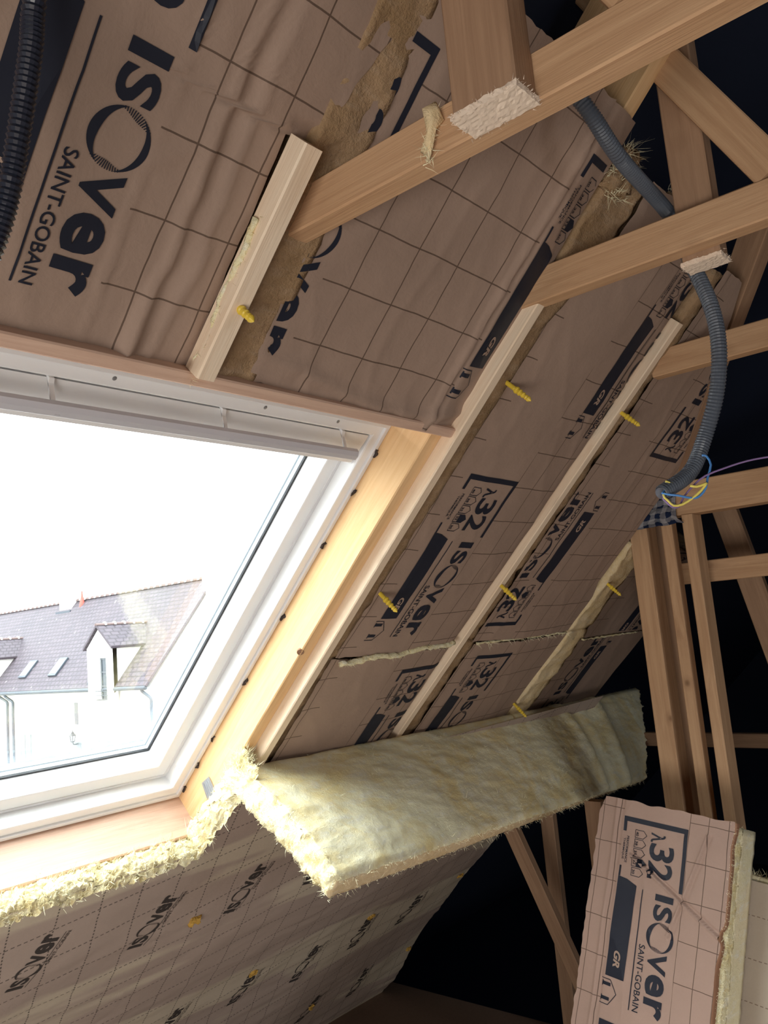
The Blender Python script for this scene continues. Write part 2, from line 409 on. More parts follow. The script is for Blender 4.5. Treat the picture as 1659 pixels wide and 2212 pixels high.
class Print2D:
    """flat shapes in (w, t): w across the sheet towards the letter tops, t along the reading direction"""
    def __init__(s): s.V = []; s.F = []
    def poly(s, pts): b = len(s.V); s.V += pts; s.F.append(tuple(range(b, b + len(pts))))
    def rect(s, w0, w1, t0, t1): s.poly([(w0, t0), (w0, t1), (w1, t1), (w1, t0)])
    def text(s, body, w0, w1, t0, t1, bold=0.0, shear=0.0):
        V, F_ = text2d(body, bold, shear); b = len(s.V)
        s.V += [(w0 + (w1 - w0) * y, t0 + (t1 - t0) * x) for x, y in V]; s.F += [tuple(i + b for i in f) for f in F_]
    def line(s, pts, wd):
        for (a, b) in zip(pts[:-1], pts[1:]):
            dx, dy = b[0] - a[0], b[1] - a[1]; L = math.hypot(dx, dy); ex, ey = dx / L * wd * .5, dy / L * wd * .5; nx, ny = -ey, ex
            s.poly([(a[0] - ex + nx, a[1] - ey + ny), (b[0] + ex + nx, b[1] + ey + ny), (b[0] + ex - nx, b[1] + ey - ny), (a[0] - ex - nx, a[1] - ey - ny)])
    def logo(s, w0, w1, t0, t1, bold=.03):
        L = t1 - t0; H = w1 - w0
        s.text('I', w0, w1, t0, t0 + .055 * L, .0, 0); s.text('S', w0 - .02 * H, w1 + .02 * H, t0 + .085 * L, t0 + .22 * L, bold)
        s.text('V', w0, w1, t0 + .475 * L, t0 + .645 * L, bold); s.text('e', w0 - .02 * H, w1, t0 + .655 * L, t0 + .825 * L, bold); s.text('r', w0, w1, t0 + .85 * L, t1, bold)
        cw, ct, rw, rt = (w0 + w1) / 2, t0 + .352 * L, H * .74, L * .122
        for sgn, a0, a1, th in ((1, 3.20, 5.80, .32), (-1, 6.45, 8.85, .22)):   # two crescents make the O
            n = 22; o_, i_ = [], []
            for k in range(n + 1):
                u = k / n; a = a0 + (a1 - a0) * u; q = 1 - th * math.sin(math.pi * u) ** 1.1 - .01
                # angle measured from +t (reading) towards +w
                o_.append((cw + math.sin(a) * rw, ct + math.cos(a) * rt)); i_.append((cw + math.sin(a) * rw * q, ct + math.cos(a) * rt * q))
            for k in range(n): s.poly([o_[k], o_[k + 1], i_[k + 1], i_[k]])
        for a0, a1, m_ in ((2.15, 3.30, 14), (5.55, 6.60, 13)):                 # hatched ends of the ring
            for k in range(m_):
                a = a0 + (a1 - a0) * k / (m_ - 1); th = .05 + .19 * math.sin(math.pi * (k + .5) / m_)
                s.line([(cw + math.sin(a) * rw * .995, ct + math.cos(a) * rt * .995), (cw + math.sin(a) * rw * (1 - th), ct + math.cos(a) * rt * (1 - th))], L * .0045)
def block():
    p = Print2D()
    p.rect(0, .202, 0, .014); p.rect(0, .010, .014, .043); p.rect(.191, .202, .014, .176)
    p.text('\u03bb', .091, .136, .030, .057, .015); p.text('3', .090, .166, .059, .106, .02); p.text('2', .091, .166, .109, .157, .02)
    for i, nm in enumerate(('40', '38', '35', '32', '30')):
        t0 = .033 + .0268 * i; t1 = t0 + .0225; a, b = (.040, .066) if i != 3 else (.038, .070)
        pts = [(a, t0), (b, t0), (b + .011, (t0 + t1) / 2), (b, t1), (a, t1)]
        if i == 3: p.poly([(.052, t0), (b, t0), (b + .011, (t0 + t1) / 2), (b, t1), (.052, t1)]); p.line(pts + [pts[0]], .0016)
        else: p.line(pts + [pts[0]], .0016)
        p.text(nm, .0425, .0505, t0 + .005, t1 - .005, .02)
    p.text('PERFORMANCE', .014, .0215, .056, .132, .01); p.text('THERMIQUE', .003, .0105, .063, .124, .01)
    p.rect(.001, .007, .142, .172); p.poly([(.001, .172), (.001, .446), (.060, .446), (.063, .188), (.030, .1755)])
    p.rect(.0825, .0855, .192, .512); p.logo(.124, .179, .193, .511); p.text('SAINT-GOBAIN', .0935, .112, .336, .511, .008)
    for t0 in (.463, .501): p.rect(-.006, .021, t0, t0 + .009); p.rect(-.006, -.003, t0 - .003, t0 + .012)
    p.line([(-.008, .455), (.019, .455), (.041, .4875), (.019, .520), (-.008, .520)], .002)
    return p
BLOCK = block()
GRP = Print2D(); GRP.text('GR', .021, .043, .374, .418, .035, .25)
WALLP = Print2D(); WALLP.logo(.028, .078, 0, .20, .03); WALLP.rect(.018, .020, .0, .2); WALLP.text('SAINT-GOBAIN', .003, .014, .085, .2, .0)
def stamp(name, pr, place, m, parent, clip=(), maxe=.014, label=None):
    """pr -> (w,t); place(w,t) -> ((a,b) sheet coordinates, fn) ; conforms to the sheet: fn(a,b,h) -> world.
    clip: list of ((a,b) point, (na,nb) normal); keeps the side the normal points to"""
    to, fn = place
    bm = bmesh.new(); vs = [bm.verts.new((*to(w_, t_), 0)) for w_, t_ in pr.V]
    for f in pr.F:
        try: bm.faces.new([vs[i] for i in f])
        except ValueError: pass
    for pt, nr in clip:
        bmesh.ops.bisect_plane(bm, geom=bm.verts[:] + bm.edges[:] + bm.faces[:], plane_co=(*pt, 0), plane_no=(*nr, 0), clear_inner=True)
    bmesh.ops.triangulate(bm, faces=bm.faces[:])
    for _ in range(5):
        ed = [e for e in bm.edges if e.calc_length() > maxe]
        if not ed: break
        bmesh.ops.subdivide_edges(bm, edges=ed, cuts=1); bmesh.ops.triangulate(bm, faces=bm.faces[:])
    bm.verts.index_update()
    V = [fn(v.co.x, v.co.y, .0016) for v in bm.verts]; F_ = [tuple(v.index for v in f.verts) for f in bm.faces]; bm.free()
    if not F_: return None
    return tag(mk(name, V, F_, m, parent), label)

# ================================================================ THE ROOM
FX0, FX1, FY1 = -2.6, 7.6, 3.8
def quadbox(name, corners, off, m):
    V = [Vector(c) for c in corners] + [Vector(c) + off for c in corners]
    F_ = [(0, 1, 2, 3), (7, 6, 5, 4), (0, 4, 5, 1), (1, 5, 6, 2), (2, 6, 7, 3), (3, 7, 4, 0)]
    return V, F_, [[(0, 0)] * 4 for _ in F_]
DC = 1.26                                    # underside of the roofing film
s_of = lambda z, d: (z - d * CA) / SA
sB = s_of(-ZF - .35, DC); sT = (DC * SA - YR) / CA
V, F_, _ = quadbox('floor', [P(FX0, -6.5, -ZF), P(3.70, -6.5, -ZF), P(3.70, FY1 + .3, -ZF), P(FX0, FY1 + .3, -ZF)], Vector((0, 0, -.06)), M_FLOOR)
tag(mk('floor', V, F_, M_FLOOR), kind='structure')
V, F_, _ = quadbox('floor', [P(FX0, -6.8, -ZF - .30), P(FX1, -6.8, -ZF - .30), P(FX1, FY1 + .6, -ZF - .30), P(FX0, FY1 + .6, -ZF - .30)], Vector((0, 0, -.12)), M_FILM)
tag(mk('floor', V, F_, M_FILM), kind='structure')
HX0, HX1, HS0, HS1 = .09, 1.40, -1.70, -.48   # hole for the roof window
def slope(name, mirror, holes):
    hx0, hx1, hs0, hs1 = holes
    rects = [(FX0, hx0, sB, sT), (hx1, FX1, sB, sT), (hx0, hx1, sB, hs0), (hx0, hx1, hs1, sT)]
    parts = []
    for x0, x1, a, b in rects:
        cs = [RP(x0, a, DC), RP(x1, a, DC), RP(x1, b, DC), RP(x0, b, DC)]; off = -N_IN * .06
        if mirror: cs = [MIR(c) for c in cs]; off = Vector((off.x, -off.y, off.z))
        parts.append(quadbox('', cs, off, None))
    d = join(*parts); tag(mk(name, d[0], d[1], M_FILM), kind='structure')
slope('ceiling', False, (HX0, HX1, HS0, HS1)); slope('ceiling', True, (.60, 2.10, -1.45, -.15))  # the mirrored slope has an unseen opening, added to let in fill light
zR = (DC - YR * SA) / CA                     # ridge height
for nm, x in (('wall_left', FX0), ('wall_right', FX1)):
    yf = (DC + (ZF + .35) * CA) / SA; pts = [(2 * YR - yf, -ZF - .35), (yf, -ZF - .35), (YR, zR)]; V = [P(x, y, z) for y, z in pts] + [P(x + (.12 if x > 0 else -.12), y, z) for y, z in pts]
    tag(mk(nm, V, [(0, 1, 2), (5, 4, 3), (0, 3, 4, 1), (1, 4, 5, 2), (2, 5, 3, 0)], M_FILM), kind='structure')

# ---------------------------------------------------------------- window_1, the roof window in the near slope
win = thing('window_1', None, None, RP(.74, -1.687, 1.16), kind='structure')
V, F_ = ring(.10, 1.390, -1.687, -.490, .030, .034, .033, 1.108, 1.24); bevel(mk('frame', V, F_, M_WHITE, win), .004)
V, F_ = ring(.094, 1.3945, -1.6905, -.486, .012, .012, .01, 1.101, 1.112); bevel(mk('frame_lip', V, F_, M_WHITE2, win), .002)
V, F_ = ring(.133, 1.357, -1.650, -.526, .041, .045, .078, 1.151, 1.232); bevel(mk('sash', V, F_, M_WHITE, win), .004)
V, F_ = ring(.131, 1.359, -1.652, -.524, .008, .008, .006, 1.149, 1.16); mk('sash_groove', V, F_, M_WHITE2, win)
V, F_ = ring(.172, 1.318, -1.607, -.602, .0075, .0075, .0075, 1.207, 1.2125); mk('glazing_seal', V, F_, M_BLACK, win)
V, F_ = ring(.180, 1.310, -1.599, -.610, .006, .006, .006, 1.222, 1.232); mk('spacer', V, F_, M_SPACER, win)
for d in (1.213, 1.236):
    q = quadbox('', [RP(.174, -1.605, d), RP(1.316, -1.605, d), RP(1.316, -.604, d), RP(.174, -.604, d)], -N_IN * .004, None)
    mk('pane', q[0], q[1], M_GLASS, win)
# ventilation bar with its curved brackets
prof = [(-.5385, 1.064), (-.541, 1.056), (-.550, 1.052), (-.560, 1.054), (-.564, 1.061), (-.560, 1.066), (-.550, 1.063), (-.542, 1.068)]
V = [RP(x, s, d) for x in (.14, 1.285) for s, d in prof]; n = len(prof)
F_ = [(i, (i + 1) % n, n + (i + 1) % n, n + i) for i in range(n)] + [tuple(range(n - 1, -1, -1)), tuple(range(n, 2 * n))]
mk('ventilation_bar', V, F_, mat('grey_white_profile', (.56, .56, .60), .45), win, smooth=False)
for x in (.30, .615, .945, 1.262):
    V, F_ = [], []
    a, b = [], []
    for k in range(8):
        t = k / 7; th = t * math.pi / 2
        a.append((-.522 - .034 * math.sin(th), 1.104 - .052 * (1 - math.cos(th)) ** .8)); b.append((-.522 - .012 * t - .02 * t * t, 1.125 - .054 * t))
    for xx in (x, x + .0085): V += [RP(xx, *q) for q in a] + [RP(xx, *q) for q in b]
    for k in range(7):
        F_ += [(k, k + 1, 9 + k, 8 + k), (16 + k + 1, 16 + k, 24 + k, 25 + k), (k + 1, k, 16 + k, 17 + k), (8 + k, 9 + k, 25 + k, 24 + k)]
    F_ += [(0, 8, 24, 16), (15, 7, 23, 31)]
    mk('bracket', V, F_, M_WHITE, win)
q = quadbox('', [RP(.135, -.602, 1.118), RP(1.355, -.602, 1.118), RP(1.355, -.526, 1.112), RP(.135, -.526, 1.112)], -N_IN * .03, None); mk('ventilation_flap', q[0], q[1], M_WHITE, win)
for xx, ss, dd, ax in ((1.3605, -1.60, 1.128, -EX), (1.3605, -.60, 1.128, -EX)):
    V, F_ = lathe(RP(xx, ss, dd), ax, [(0, .009), (.002, .009), (.003, .006)], 14); mk('screw_cap', V, F_, M_WHITE2, win)
for xx in (.40, .72, 1.04, 1.24):
    V, F_ = lathe(RP(xx, -.505, 1.109), N_IN, [(0, .004), (.001, .004), (.0015, .002)], 10); mk('screw_cap', V, F_, M_STEEL, win)
rg = random.Random(5)
spots = [RP(1.3935, s + rg.uniform(-.01, .01), 1.10) for s in (-1.66, -1.57, -1.47, -1.27, -1.05, -.83, -.66, -.56)]
for p in spots:
    V, F_ = wool_box(lambda a, b, c: p + EX * a + UP * b + N_IN * c, (-.0035, -.007, -.004), (.002, .009, .003), (.0018, .0027, .0023), .005, 120); mk('sealant_crumb', V, F_, M_FOAM, win)

# ---------------------------------------------------------------- carpentry around the window
sT2 = 1.85
rw = rbeam('rafter', 1.3965, 1.4367, -3.2, sT2, 1.0, 1.20, M_RAFTER, 'yellow spruce rafter forming the right cheek of the roof window', 'rafter')
V, F_ = lathe(RP(1.3975, -1.069, 1.0025), N_IN - EX * .6, [(-.004, .0085), (.0008, .0085), (.0014, .0065), (.0004, .006), (.0008, .0048), (.0012, .001)], 16)
tag(mk('knot', V, F_, mat('dark_knot', (.30, .16, .09), .6), rw), 'round dark knot')
rbeam('header_beam', .06, 1.440, -.4345, -.412, .978, 1.06, M_PINK, 'pinkish planed board running along the top of the roof window', 'board', along='x')
rbeam('sill_trimmer', .05, 1.3962, -1.775, -1.694, .985, 1.20, M_PINK, 'pinkish planed trimmer forming the sill below the roof window', 'board', along='x')
rbeam('batten', .750, .784, -.4115, -.045, .9585, .998, M_PALE, 'short pale batten standing on the header above the window', 'batten')
rbeam('batten', 1.4375, 1.4655, -1.62, -.07, .967, 1.045, M_PALE, 'long pale batten nailed beside the window rafter', 'batten')
d1 = beam_data(RP(2.057, -1.62, .985), RP(2.057, 0, .985) - RP(2.057, -1.62, .985), RP(2.086, -1.62, .985) - RP(2.057, -1.62, .985), RP(2.057, -1.62, 1.04) - RP(2.057, -1.62, .985))
tag(mk('batten', d1[0], d1[1], M_PALE, None, d1[2]), 'pale batten with notched edges between two printed batts, second right of the window', 'batten')
# galvanised bracket on the rafter cheek
V0 = [P(1.3945, 1.873, -.356), P(1.3945, 1.842, -.338), P(1.3945, 1.806, -.390), P(1.3945, 1.84, -.422)]
br = thing('bracket_plate', 'small ribbed galvanised plate on the rafter cheek by the fluffy wool', 'bracket', V0[3])
q = quadbox('', V0, EX * -.0018, None); mk('plate', q[0], q[1], M_STEEL, br)
for k in range(4):
    t = .14 + .2 * k; a = V0[0].lerp(V0[1], t) - EX * .0018; b = V0[3].lerp(V0[2], t) - EX * .0018
    dd = (V0[1] - V0[0]) * .08; mk('rib', *beam_data(a.lerp(b, .06), (b - a) * .88, dd, EX * -.0016, .0004)[:2], M_STEEL, br)

# ================================================================ INSULATION BATTS ON THE SLOPE
def lattice(xs, ss): return [(x, s) for s in ss for x in xs]
def ridge(v, c, wd): return math.exp(-((v - c) / wd) ** 2)
def bulge(bay):
    """how far the paper stands into the room, in units, at (x, s)"""
    def common(x, s, sd):
        p = Vector((x * 3.2 + sd, s * 3.2, sd * 2.0)); v = .005 * noise.noise(p) + .0012 * noise.noise(p * 4.3) + .0005 * noise.noise(p * 11)
        c = 1 - abs(noise.noise(Vector((x * 7 + s * 2 + sd, s * 2.6, 1.7)))); return v + .0022 * c ** 9
    if bay == 'A':
        def f(x, s):
            wob = .012 * noise.noise(Vector((s * 6, 3.3, 0))) + .006 * noise.noise(Vector((s * 17, 8, 0)))
            fade = max(0, min(1, (.22 - s) / .2))
            v = common(x, s, 1.0) + fade * (.007 * ridge(x, .648 + wob + .05 * max(0, s), .007) + .005 * ridge(x, .692 + wob * 1.4, .006) - .004 * ridge(x, .668 + wob, .009)) + .004 * ridge(x, .577, .003)
            v += .012 * ridge(x, .655 + wob, .02) * max(0, min(1, (-.3 - s) / .1)) + .003 * ridge(s, -.14 + (x - .6) * .5, .012) * ridge(x, .60, .03)
            return v - .02 * max(0, min(1, (x - .74) / .08)) * (1 if s < -.02 else 0)
    elif bay == 'B':
        def f(x, s):
            wob = .008 * noise.noise(Vector((s * 5, 1.3, 4)))
            v = common(x, s, 2.0) + .010 * ridge(x, 1.335 + wob, .006) - .007 * ridge(x, 1.352 + wob, .008) + .012 * ridge(x, 1.36, .06) + .008 * math.sin(math.pi * min(1, max(0, (x - .86) / .6)))
            k = max(0, min(1, (-.31 - s) / .1))
            return v + k * (.006 * abs(noise.noise(Vector((x * 13, s * 17, 4)))) + .008 * ridge(s, -.385 + .02 * math.sin(x * 9), .012))
    elif bay == 'C': f = lambda x, s: common(x, s, 3.0) + .010 * math.sin(math.pi * min(1, max(0, (x - 1.55) / .5))) + .010 - .012 * max(0, (x - 1.99) / .05) ** 2
    elif bay == 'D': f = lambda x, s: common(x, s, 4.0) + .008 * math.sin(math.pi * min(1, max(0, (x - 2.16) / .58))) + .010
    else: f = lambda x, s: common(x, s, 5.0) + .004
    return f
def surf(bay):
    b = bulge(bay); return lambda x, s, h=0.0: RP(x, s, 1.0 - b(x, s) - h / K)
def sheet(name, bay, xl, xr, s0, s1, m, parent, step=.0075, ragged=.004, xl_amp=.004):
    """paper facing: left/right edge may depend on s (functions)"""
    fn = surf(bay); xl_ = xl if callable(xl) else (lambda s: xl); xr_ = xr if callable(xr) else (lambda s: xr)
    t1 = s1 if callable(s1) else (lambda x: s1); t0 = s0 if callable(s0) else (lambda x: s0)
    ns = max(2, int((t1(xl_(0)) - t0(xl_(0))) / step)); nx = max(2, int((xr_(t0(0)) - xl_(t0(0))) / step)); V, U = [], []
    for j in range(ns + 1):
        for i in range(nx + 1):
            sm = t0(xl_(0)) + (t1(xl_(0)) - t0(xl_(0))) * j / ns
            a, b = xl_(sm), xr_(sm); x = a + (b - a) * i / nx
            x += xl_amp * noise.noise(Vector((sm * 40, 2, 7))) * (1 - i / nx)
            s = t0(x) + (t1(x) - t0(x)) * j / ns + ragged * noise.noise(Vector((x * 45, 5, 3))) * (1 if j in (0, ns) else .3)
            V.append(fn(x, s)); U.append((x, s))
    F_ = [(j * (nx + 1) + i, j * (nx + 1) + i + 1, (j + 1) * (nx + 1) + i + 1, (j + 1) * (nx + 1) + i) for j in range(ns) for i in range(nx)]
    return mk(name, V, F_, m, parent, U, smooth=True)
def put(x0, s0, bay, inv=False):
    fn = surf(bay)
    if inv: return (lambda w_, t_: (x0 - w_, s0 + t_)), fn
    return (lambda w_, t_: (x0 + w_, s0 - t_)), fn
def prints(blocks, bay, face, clip):
    for x0, s0, inv in blocks:
        stamp('printed_lettering', BLOCK, put(x0, s0, bay, inv), M_INK, face, clip)
        stamp('reversed_lettering', GRP, (put(x0, s0, bay, inv)[0], lambda x, s, h, f=surf(bay): f(x, s, h + .0008)), M_KPRINT, face, clip)
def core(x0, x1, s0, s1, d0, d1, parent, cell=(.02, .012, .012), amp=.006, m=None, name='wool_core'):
    V, F_ = wool_box(RP, (x0, s0, d0), (x1, s1, d1), cell, amp); return mk(name, V, F_, m or M_WOOL_SHADED, parent, smooth=True)
def tuft(parent, pts, per, length, m=M_FIBRE, name='loose_fibres', spread=.6, dirn=N_IN):
    V, F_ = fibres([(p, dirn) for p in pts], per, length, spread); o = mk(name, V, F_, m, parent); o['kind'] = 'stuff'; return o
# A : left of and above the window
MA = kraft('kraft_paper_left', KB, [(.5745, .90), (-.20, .365)], x0=.627)
tA = thing('insulation_batt', 'creased paper-faced batt behind the black ribbed conduit, left of the short batten', 'insulation', RP(.2, -.43, 1.1))
xrA = lambda s: .80 + .05 * max(0, min(1, (s - .0) / .16)) + .01 * noise.noise(Vector((s * 22, 4, 4))) if s > -.05 else .757 - .012 * max(0, (s + .42) / .4) + .004 * noise.noise(Vector((s * 30, 1, 1)))
fA = sheet('paper_facing', 'A', -.35, xrA, -.419, .55, MA, tA, step=.008)
prints([(.378, .160, False), (-.31, .155, False), (.378, .72, False)], 'A', fA, [((.0, .54), (0, -1)), ((-.34, 0), (1, 0))])
core(-.35, .748, -.428, .55, 1.012, 1.12, tA, (.06, .03, .03))
ed = [RP(.757 - .012 * max(0, (s + .42) / .4) + .003 * noise.noise(Vector((s * 40, 1, 1))), s, .984 - .003 * math.sin(s * 50)) for s in [-.425 + .02 * k for k in range(14)]]
V, F_ = tube(ed, .0055, 8); V = [v + nvec(v, 60) * .004 for v in V]; mk('frayed_edge', V, F_, M_WOOL, tA, smooth=True)
tuft(tA, [e + N_IN * .004 for e in ed for _ in range(3)], 4, .012)
# B : between the short batten and the long one
MB_ = kraft('kraft_paper_middle', KB, [(.80, .80), (.921, 1.36)], x0=.983)
tB = thing('insulation_batt', 'broad paper-faced batt crossed by the big tie beam, above the header board', 'insulation', RP(1.15, -.43, 1.1))
xlB = lambda s: .856 + .012 * noise.noise(Vector((s * 14, 9, 4))) + .02 * max(0, s) + (.012 if s < -.1 else 0)
fB = sheet('paper_facing', 'B', xlB, lambda s: 1.448 - .09 * min(0, s), lambda x: -.409 - .022 * max(0, (x - .8) / .6), .262, MB_, tB, step=.0075, xl_amp=.012)
prints([(.722, .152, False), (1.364, .174, False)], 'B', fB, [((.872, 0), (1, 0)), ((1.45, .0), (-1, -.09)), ((0, -.42), (0, 1))])
core(.79, .885, -.43, .262, .997, 1.14, tB, (.010, .012, .02), .006); core(.885, 1.392, -.43, .262, 1.022, 1.14, tB, (.03, .03, .03))
# C : between the long batten and the notched one, upper and lower pieces
MC = kraft('kraft_paper_right', KB, [(1.50, 1.58), (1.80, 2.1)], x0=1.80, px=.088)
tC = thing('insulation_batt', 'upright printed batt between the long pale batten and the notched batten, above the seam', 'insulation', RP(1.8, -1.09, 1.1))
xlC = lambda s: 1.536 + .06 * max(0, min(1, (s + .15) / .2)) + .004 * noise.noise(Vector((s * 25, 2, 4))) - .012 * max(0, min(1, (-.5 - s) / .4))
fC = sheet('paper_facing', 'C', xlC, 2.056, -1.094, .205, MC, tC)
prints([(1.884, .150, False), (1.597, -.515, False)], 'C', fC, [((2.055, 0), (-1, 0)), ((1.545, 0), (1, 0))])
core(1.469, 1.60, -1.094, .205, .996, 1.14, tC, (.010, .012, .02), .005); core(1.60, 2.035, -1.094, .20, 1.022, 1.14, tC, (.03, .03, .03))
tC2 = thing('insulation_batt', 'shorter printed batt below the ragged seam, right of the long pale batten', 'insulation', RP(1.8, -1.75, 1.1))
fC2 = sheet('paper_facing', 'C', lambda s: 1.515, 2.056, -1.75, lambda x: -1.102 + .006 * math.sin(x * 14), MC, tC2)
prints([(1.838, -1.165, False), (1.50, -1.62, False)], 'C', fC2, [((2.055, 0), (-1, 0)), ((1.545, 0), (1, 0)), ((0, -1.74), (0, 1))])
core(1.469, 1.56, -1.75, -1.10, .999, 1.14, tC2, (.012, .014, .02), .006); core(1.56, 2.035, -1.75, -1.10, 1.022, 1.14, tC2, (.03, .03, .03))
pts = [RP(x, -1.104 + .016 * (x - 1.56) / .45 * 1.5 + .004 * math.sin(x * 31), .984 - .004 * math.sin((x - 1.5) * 7)) for x in [1.545 + .025 * k for k in range(20)]]
V, F_ = tube(pts, .0075, 8); V = [v + nvec(v, 70) * .005 for v in V]; mk('frayed_edge', V, F_, M_WOOL, tC2, smooth=True)
tuft(tC2, pts * 3, 4, .012)
# D : right of the notched batten
MD = kraft('kraft_paper_far', KB, [(2.02, 2.215), (2.34, 2.8)], x0=2.36, px=.10)
tD = thing('insulation_batt', 'printed batt with upside-down lettering right of the notched batten, above the seam', 'insulation', RP(2.45, -1.09, 1.1))
topD = lambda x: .165 if x < 2.24 else .165 - (x - 2.24) * 1.30
fD = sheet('paper_facing', 'D', lambda s: 2.128 + .004 * noise.noise(Vector((s * 30, 8, 1))), lambda s: 2.694 + .048 * max(0, min(1, (-.66 - s) / .1)), -1.092, topD, MD, tD)
prints([(2.308, -1.030, True), (2.603, -.366, True)], 'D', fD, [((2.14, 0), (1, 0)), ((2.24, .155), (-1.30, -1)), ((2.735, 0), (-1, 0))])
core(2.090, 2.15, -1.092, .15, .999, 1.14, tD, (.012, .014, .02), .007); core(2.15, 2.68, -1.092, -.48, 1.022, 1.14, tD, (.03, .03, .03)); core(2.15, 2.28, -.48, .10, 1.022, 1.14, tD, (.03, .03, .03))
tD2 = thing('insulation_batt', 'short printed batt below the seam between notched batten and bare wool strip', 'insulation', RP(2.45, -1.8, 1.1))
fD2 = sheet('paper_facing', 'D', 2.150, 2.752, -1.80, -1.104, MD, tD2)
prints([(2.213, -1.156, False)], 'D', fD2, [((2.16, 0), (1, 0)), ((0, -1.79), (0, 1))])
core(2.092, 2.17, -1.80, -1.102, .999, 1.14, tD2, (.012, .014, .02), .006); core(2.17, 2.745, -1.80, -1.102, 1.022, 1.14, tD2, (.03, .03, .03))
pts = [RP(x, -1.099, .987) for x in [2.16 + .03 * k for k in range(20)]]
V, F_ = tube(pts, .0035, 6); V = [v + nvec(v, 70) * .004 for v in V]; mk('frayed_edge', V, F_, M_WOOL, tD2, smooth=True); tuft(tD2, pts * 2, 4, .022)
# bare wool strip, where a batten is still missing
tS = thing('wool_strip', 'bare yellow wool strip between two dim batts at the far right of the slope', 'insulation', RP(2.84, -1.6, 1.1))
core(2.756, 2.90, -1.096, -.70, .988, 1.13, tS, (.016, .016, .02), .008, M_WOOL_TAN, 'wool_core'); core(2.758, 2.905, -1.70, -1.100, .985, 1.13, tS, (.016, .016, .02), .010, M_WOOL_TAN, 'wool_core')
# E : the dim end bay
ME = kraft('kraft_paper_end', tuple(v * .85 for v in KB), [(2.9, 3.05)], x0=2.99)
tE = thing('insulation_batt', 'dim paper-faced batt just left of the timber posts, above the seam', 'insulation', RP(3.2, -1.15, 1.1))
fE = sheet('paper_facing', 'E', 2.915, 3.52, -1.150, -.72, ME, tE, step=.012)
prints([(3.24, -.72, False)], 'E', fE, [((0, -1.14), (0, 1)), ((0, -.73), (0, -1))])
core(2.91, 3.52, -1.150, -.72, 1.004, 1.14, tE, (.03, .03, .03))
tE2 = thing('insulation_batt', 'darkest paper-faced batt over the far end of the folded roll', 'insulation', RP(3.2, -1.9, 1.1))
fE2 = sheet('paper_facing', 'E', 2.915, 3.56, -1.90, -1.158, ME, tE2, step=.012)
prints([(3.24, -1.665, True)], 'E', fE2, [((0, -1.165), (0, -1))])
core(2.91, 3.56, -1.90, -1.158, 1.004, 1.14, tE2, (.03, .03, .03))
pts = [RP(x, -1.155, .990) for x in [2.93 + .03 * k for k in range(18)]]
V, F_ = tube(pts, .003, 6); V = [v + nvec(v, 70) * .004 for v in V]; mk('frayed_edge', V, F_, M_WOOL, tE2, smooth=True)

# ================================================================ THE FOLDED ROLL ON THE LOWER SLOPE
MV = kraft('grey_veil_paper', (.52, .415, .35), None, x0=.02, px=.112, s0=.03, ps=.118, wl=.0019, dash=True, rot=-.17, line=(.06, .05, .045), patch=(.64, .56, .43))
roll = thing('insulation_roll', 'long wool roll below the window, its top edge folded down as a thick yellow flap', 'insulation', RP(1.6, s_of(-ZF, .93), .93))
sFl = s_of(-ZF, .945)
def stop(x):
    if x < 1.366: b = -1.700 + .004 * noise.noise(Vector((x * 14, 3, 3)))
    elif x < 1.40: t = (x - 1.366) / .034; b = -1.700 + .30 * t
    else: b = -1.400 - .075 * min(1, (x - 1.40) / .03)
    return b
def dwall(x, s):
    dd = -1.7 - s
    wv = .012 * math.sin(s * 6.0 + x * 1.1 + 1.2 * noise.noise(Vector((x * .8, s * .9, 1)))) + .012 * noise.noise(Vector((x * 1.1, s * 3.2, 2))) + .004 * noise.noise(Vector((x * 4, s * 10, 5)))
    k = max(0, min(1, dd / .3)); sn = .0025 * abs(noise.noise(Vector((x * 5 + s * 3, s * 16, 8))))
    return .932 - wv * k - sn * 3 * k
xrW = lambda s: 3.43 + .14 * max(0, min(1, (-2.35 - s) / 1.1))
XC = [-.40 + 1.755 * k / 95 for k in range(95)] + [1.355 + .05 * k / 24 for k in range(24)] + [1.405 + 2.025 * k / 110 for k in range(111)]
nx, ns = len(XC) - 1, 130; V, U = [], []
for j in range(ns + 1):
    for i in range(nx + 1):
        v = j / ns; x = XC[i] if XC[i] < 3.0 else 3.0 + (XC[i] - 3.0) * (xrW(-1.4 - 2.2 * v) - 3.0) / .43
        s = stop(x) + (sFl - stop(x)) * v; V.append(RP(x, s, dwall(x, s))); U.append((x, s))
F_ = [(j * (nx + 1) + i, (j + 1) * (nx + 1) + i, (j + 1) * (nx + 1) + i + 1, j * (nx + 1) + i + 1) for j in range(ns) for i in range(nx)]
veil = mk('veil_facing', V, F_, MV, roll, U, smooth=True)
wfn = lambda x, s, h: RP(x, s, dwall(x, s) - h / K)
